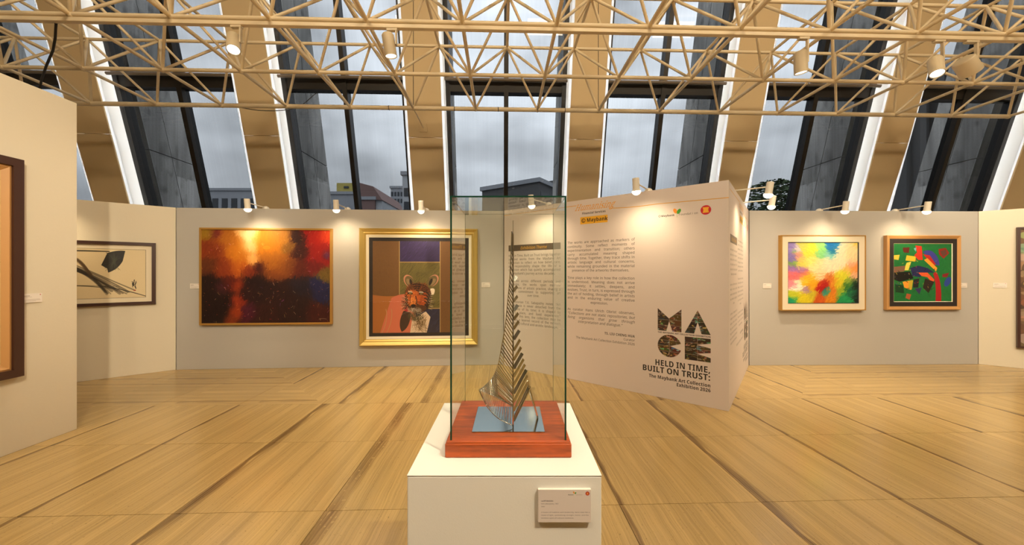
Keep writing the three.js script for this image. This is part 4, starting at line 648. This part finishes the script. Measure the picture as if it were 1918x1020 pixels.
// ---------- outside, behind the glass ----------
solo('ground', bx(240, 0.2, 120, 0, -0.5, -72), std(lin(0.12, 0.12, 0.12), 0.95), 'dark paved ground outside the slanted windows', 'ground', null, 'structure');
const BM = { grey: std(lin(0.30, 0.31, 0.33), 0.9), dark: std(lin(0.09, 0.09, 0.09), 0.9), yellow: std(lin(0.42, 0.34, 0.09), 0.9), brick: std(lin(0.20, 0.12, 0.105), 0.9), pale: std(lin(0.42, 0.43, 0.44), 0.9), glass: std(lin(0.03, 0.035, 0.04), 0.4), trimw: std(lin(0.55, 0.55, 0.55), 0.8) };
const GY = -0.4;
function building(label, x0, x1, D, depth, h, mat, more) {
  const g = thing('building', label, 'building', [(x0 + x1) / 2, GY, -D - depth / 2]);
  part(g, 'wall', bx(x1 - x0, h - GY, depth, 0, (h - GY) / 2, 0), mat);
  part(g, 'parapet', bx(x1 - x0 + 0.3, 0.35, depth + 0.3, 0, h - GY + 0.17, 0), BM.grey);
  if (more) more(g, x1 - x0, h - GY, depth / 2);
  return g;
}
const windows = (g, w, y0, y1, nx, ny, z) => { for (let i = 0; i < nx; i++) for (let j = 0; j < ny; j++) { const cw = w / nx, ch = (y1 - y0) / ny; part(g, 'window', bx(cw * 0.6, ch * 0.6, 0.12, -w / 2 + (i + 0.5) * cw, y0 + (j + 0.5) * ch, z), BM.glass); } };
building('low grey building with a flat overhanging roof seen above the grey wall end', -46, -35.4, 50, 8, 12.9, BM.grey, (g, w, h, z) => windows(g, w, h - 3, h - 0.6, 8, 1, z));
building('wide grey building with a yellow top storey seen above the red abstract painting', -26, -18.8, 45, 8, 11.3, BM.grey, (g, w, h, z) => { part(g, 'top_storey', bx(2.7, 1.2, 6, -0.5 + 2, h + 0.95, 0.5), BM.yellow, 'yellow painted top storey'); part(g, 'window', bx(0.6, 0.25, 0.1, 1.4, h + 1.0, 3.55), BM.glass); });
building('red brown house with a pitched roof seen above the tiger picture', -16.8, -15.3, 40, 9, 9.6, BM.brick, (g, w, h, z) => { const s = new THREE.Shape([new THREE.Vector2(-w / 2 - 0.2, 0), new THREE.Vector2(w / 2 + 0.8, 0), new THREE.Vector2(w / 2 - 0.2, 1.5), new THREE.Vector2(-w / 2 - 0.2, 1.9)]); part(g, 'roof', new THREE.ExtrudeGeometry(s, { depth: 9, bevelEnabled: false }).translate(0, h, -4.5), BM.brick); part(g, 'side_wing', bx(0.7, h, 8, w / 2 + 0.35, h / 2, 0.2), BM.pale); });
building('grey apartment tower with rows of windows seen above the tiger picture', -20.3, -18.2, 60, 6, 15.6, BM.grey, (g, w, h, z) => windows(g, w, h - 5, h - 0.4, 4, 4, z));
building('tall blank pale building edge seen beside the tiger picture rib', -10.7, -8.2, 35, 8, 11.0, BM.pale, (g, w, h, z) => windows(g, w, h - 5, h - 1, 3, 3, z));
building('low grey block between the brown house and the tower', -18.5, -12, 52, 6, 10.9, BM.grey, (g, w, h, z) => windows(g, w, h - 1.6, h - 0.4, 5, 1, z));
building('plain grey tower block seen behind the sculpture case', -4.7, -1.55, 60, 7, 15.4, BM.grey, (g, w, h, z) => windows(g, w, h - 6, h - 1, 4, 4, z));
{
  const b = building('long dark building with a row of white window posts seen behind the sculpture case', -4.6, 4.6, 30, 6, 9.0, BM.dark, (g, w, h, z) => { part(g, 'upper_storey', bx(6.2, 0.55, 5.6, 1.6, h + 0.55, 0), BM.dark); for (let i = 0; i < 12; i++) part(g, 'window_post', bx(0.12, 0.75, 0.14, -0.6 + i * 0.42, h - 1.15, z), BM.trimw, 'white post'); part(g, 'window_band', bx(w - 0.6, 0.85, 0.06, 0, h - 1.15, z), BM.glass); });
  b.rotation.y = 0.98; b.position.set(2.3, GY, -35.2);
}
building('dark grey annex with tall vertical fins seen above the green abstract painting', 14.3, 21, 13, 2, 8.8, BM.dark, (g, w, h, z) => { for (let i = 0; i < 9; i++) part(g, 'pilaster', bx(0.22, h, 0.3, -w / 2 + 0.3 + i * 0.64, h / 2, z + 0.12), BM.dark); });
{
  const leafM = std(lin(0.06, 0.09, 0.04), 0.9), barkM = std(lin(0.08, 0.06, 0.045), 0.9);
  const leaf = new THREE.PlaneGeometry(0.22, 0.12);
  for (const [x, D, h, r, label] of [[18.2, 25, 7.6, 1.5, 'leafy tree outside the window above the bright cloudlike abstract painting'], [-39.2, 62, 15.2, 2.0, 'leafy tree behind the low flat roofed building'], [-45.5, 62, 14.4, 1.7, 'rounded tree behind the low flat roofed building end']]) {
    reseed(Math.round(h * 100));
    const g = thing('tree', label, 'tree', [x, GY, -D]);
    part(g, 'trunk', new THREE.CylinderGeometry(0.09, 0.2, h - r, 8).translate(0, (h - r) / 2, 0), barkM);
    const bits = [];
    for (let i = 0; i < 1500; i++) { const d = V(rr(-1, 1), rr(-1, 1), rr(-1, 1)); if (d.length() > 1) d.normalize(); const q = leaf.clone().rotateX(rr(0, 6)).rotateY(rr(0, 6)); q.translate(d.x * r * (1 + 0.25 * Math.sin(i)), h - r * 0.4 + d.y * r * 0.9, d.z * r); bits.push(q); }
    const f = part(g, 'foliage', mergeGeometries(bits), leafM); leafM.side = THREE.DoubleSide; f.userData.kind = 'stuff';
  }
}

renderer.render(scene, camera);
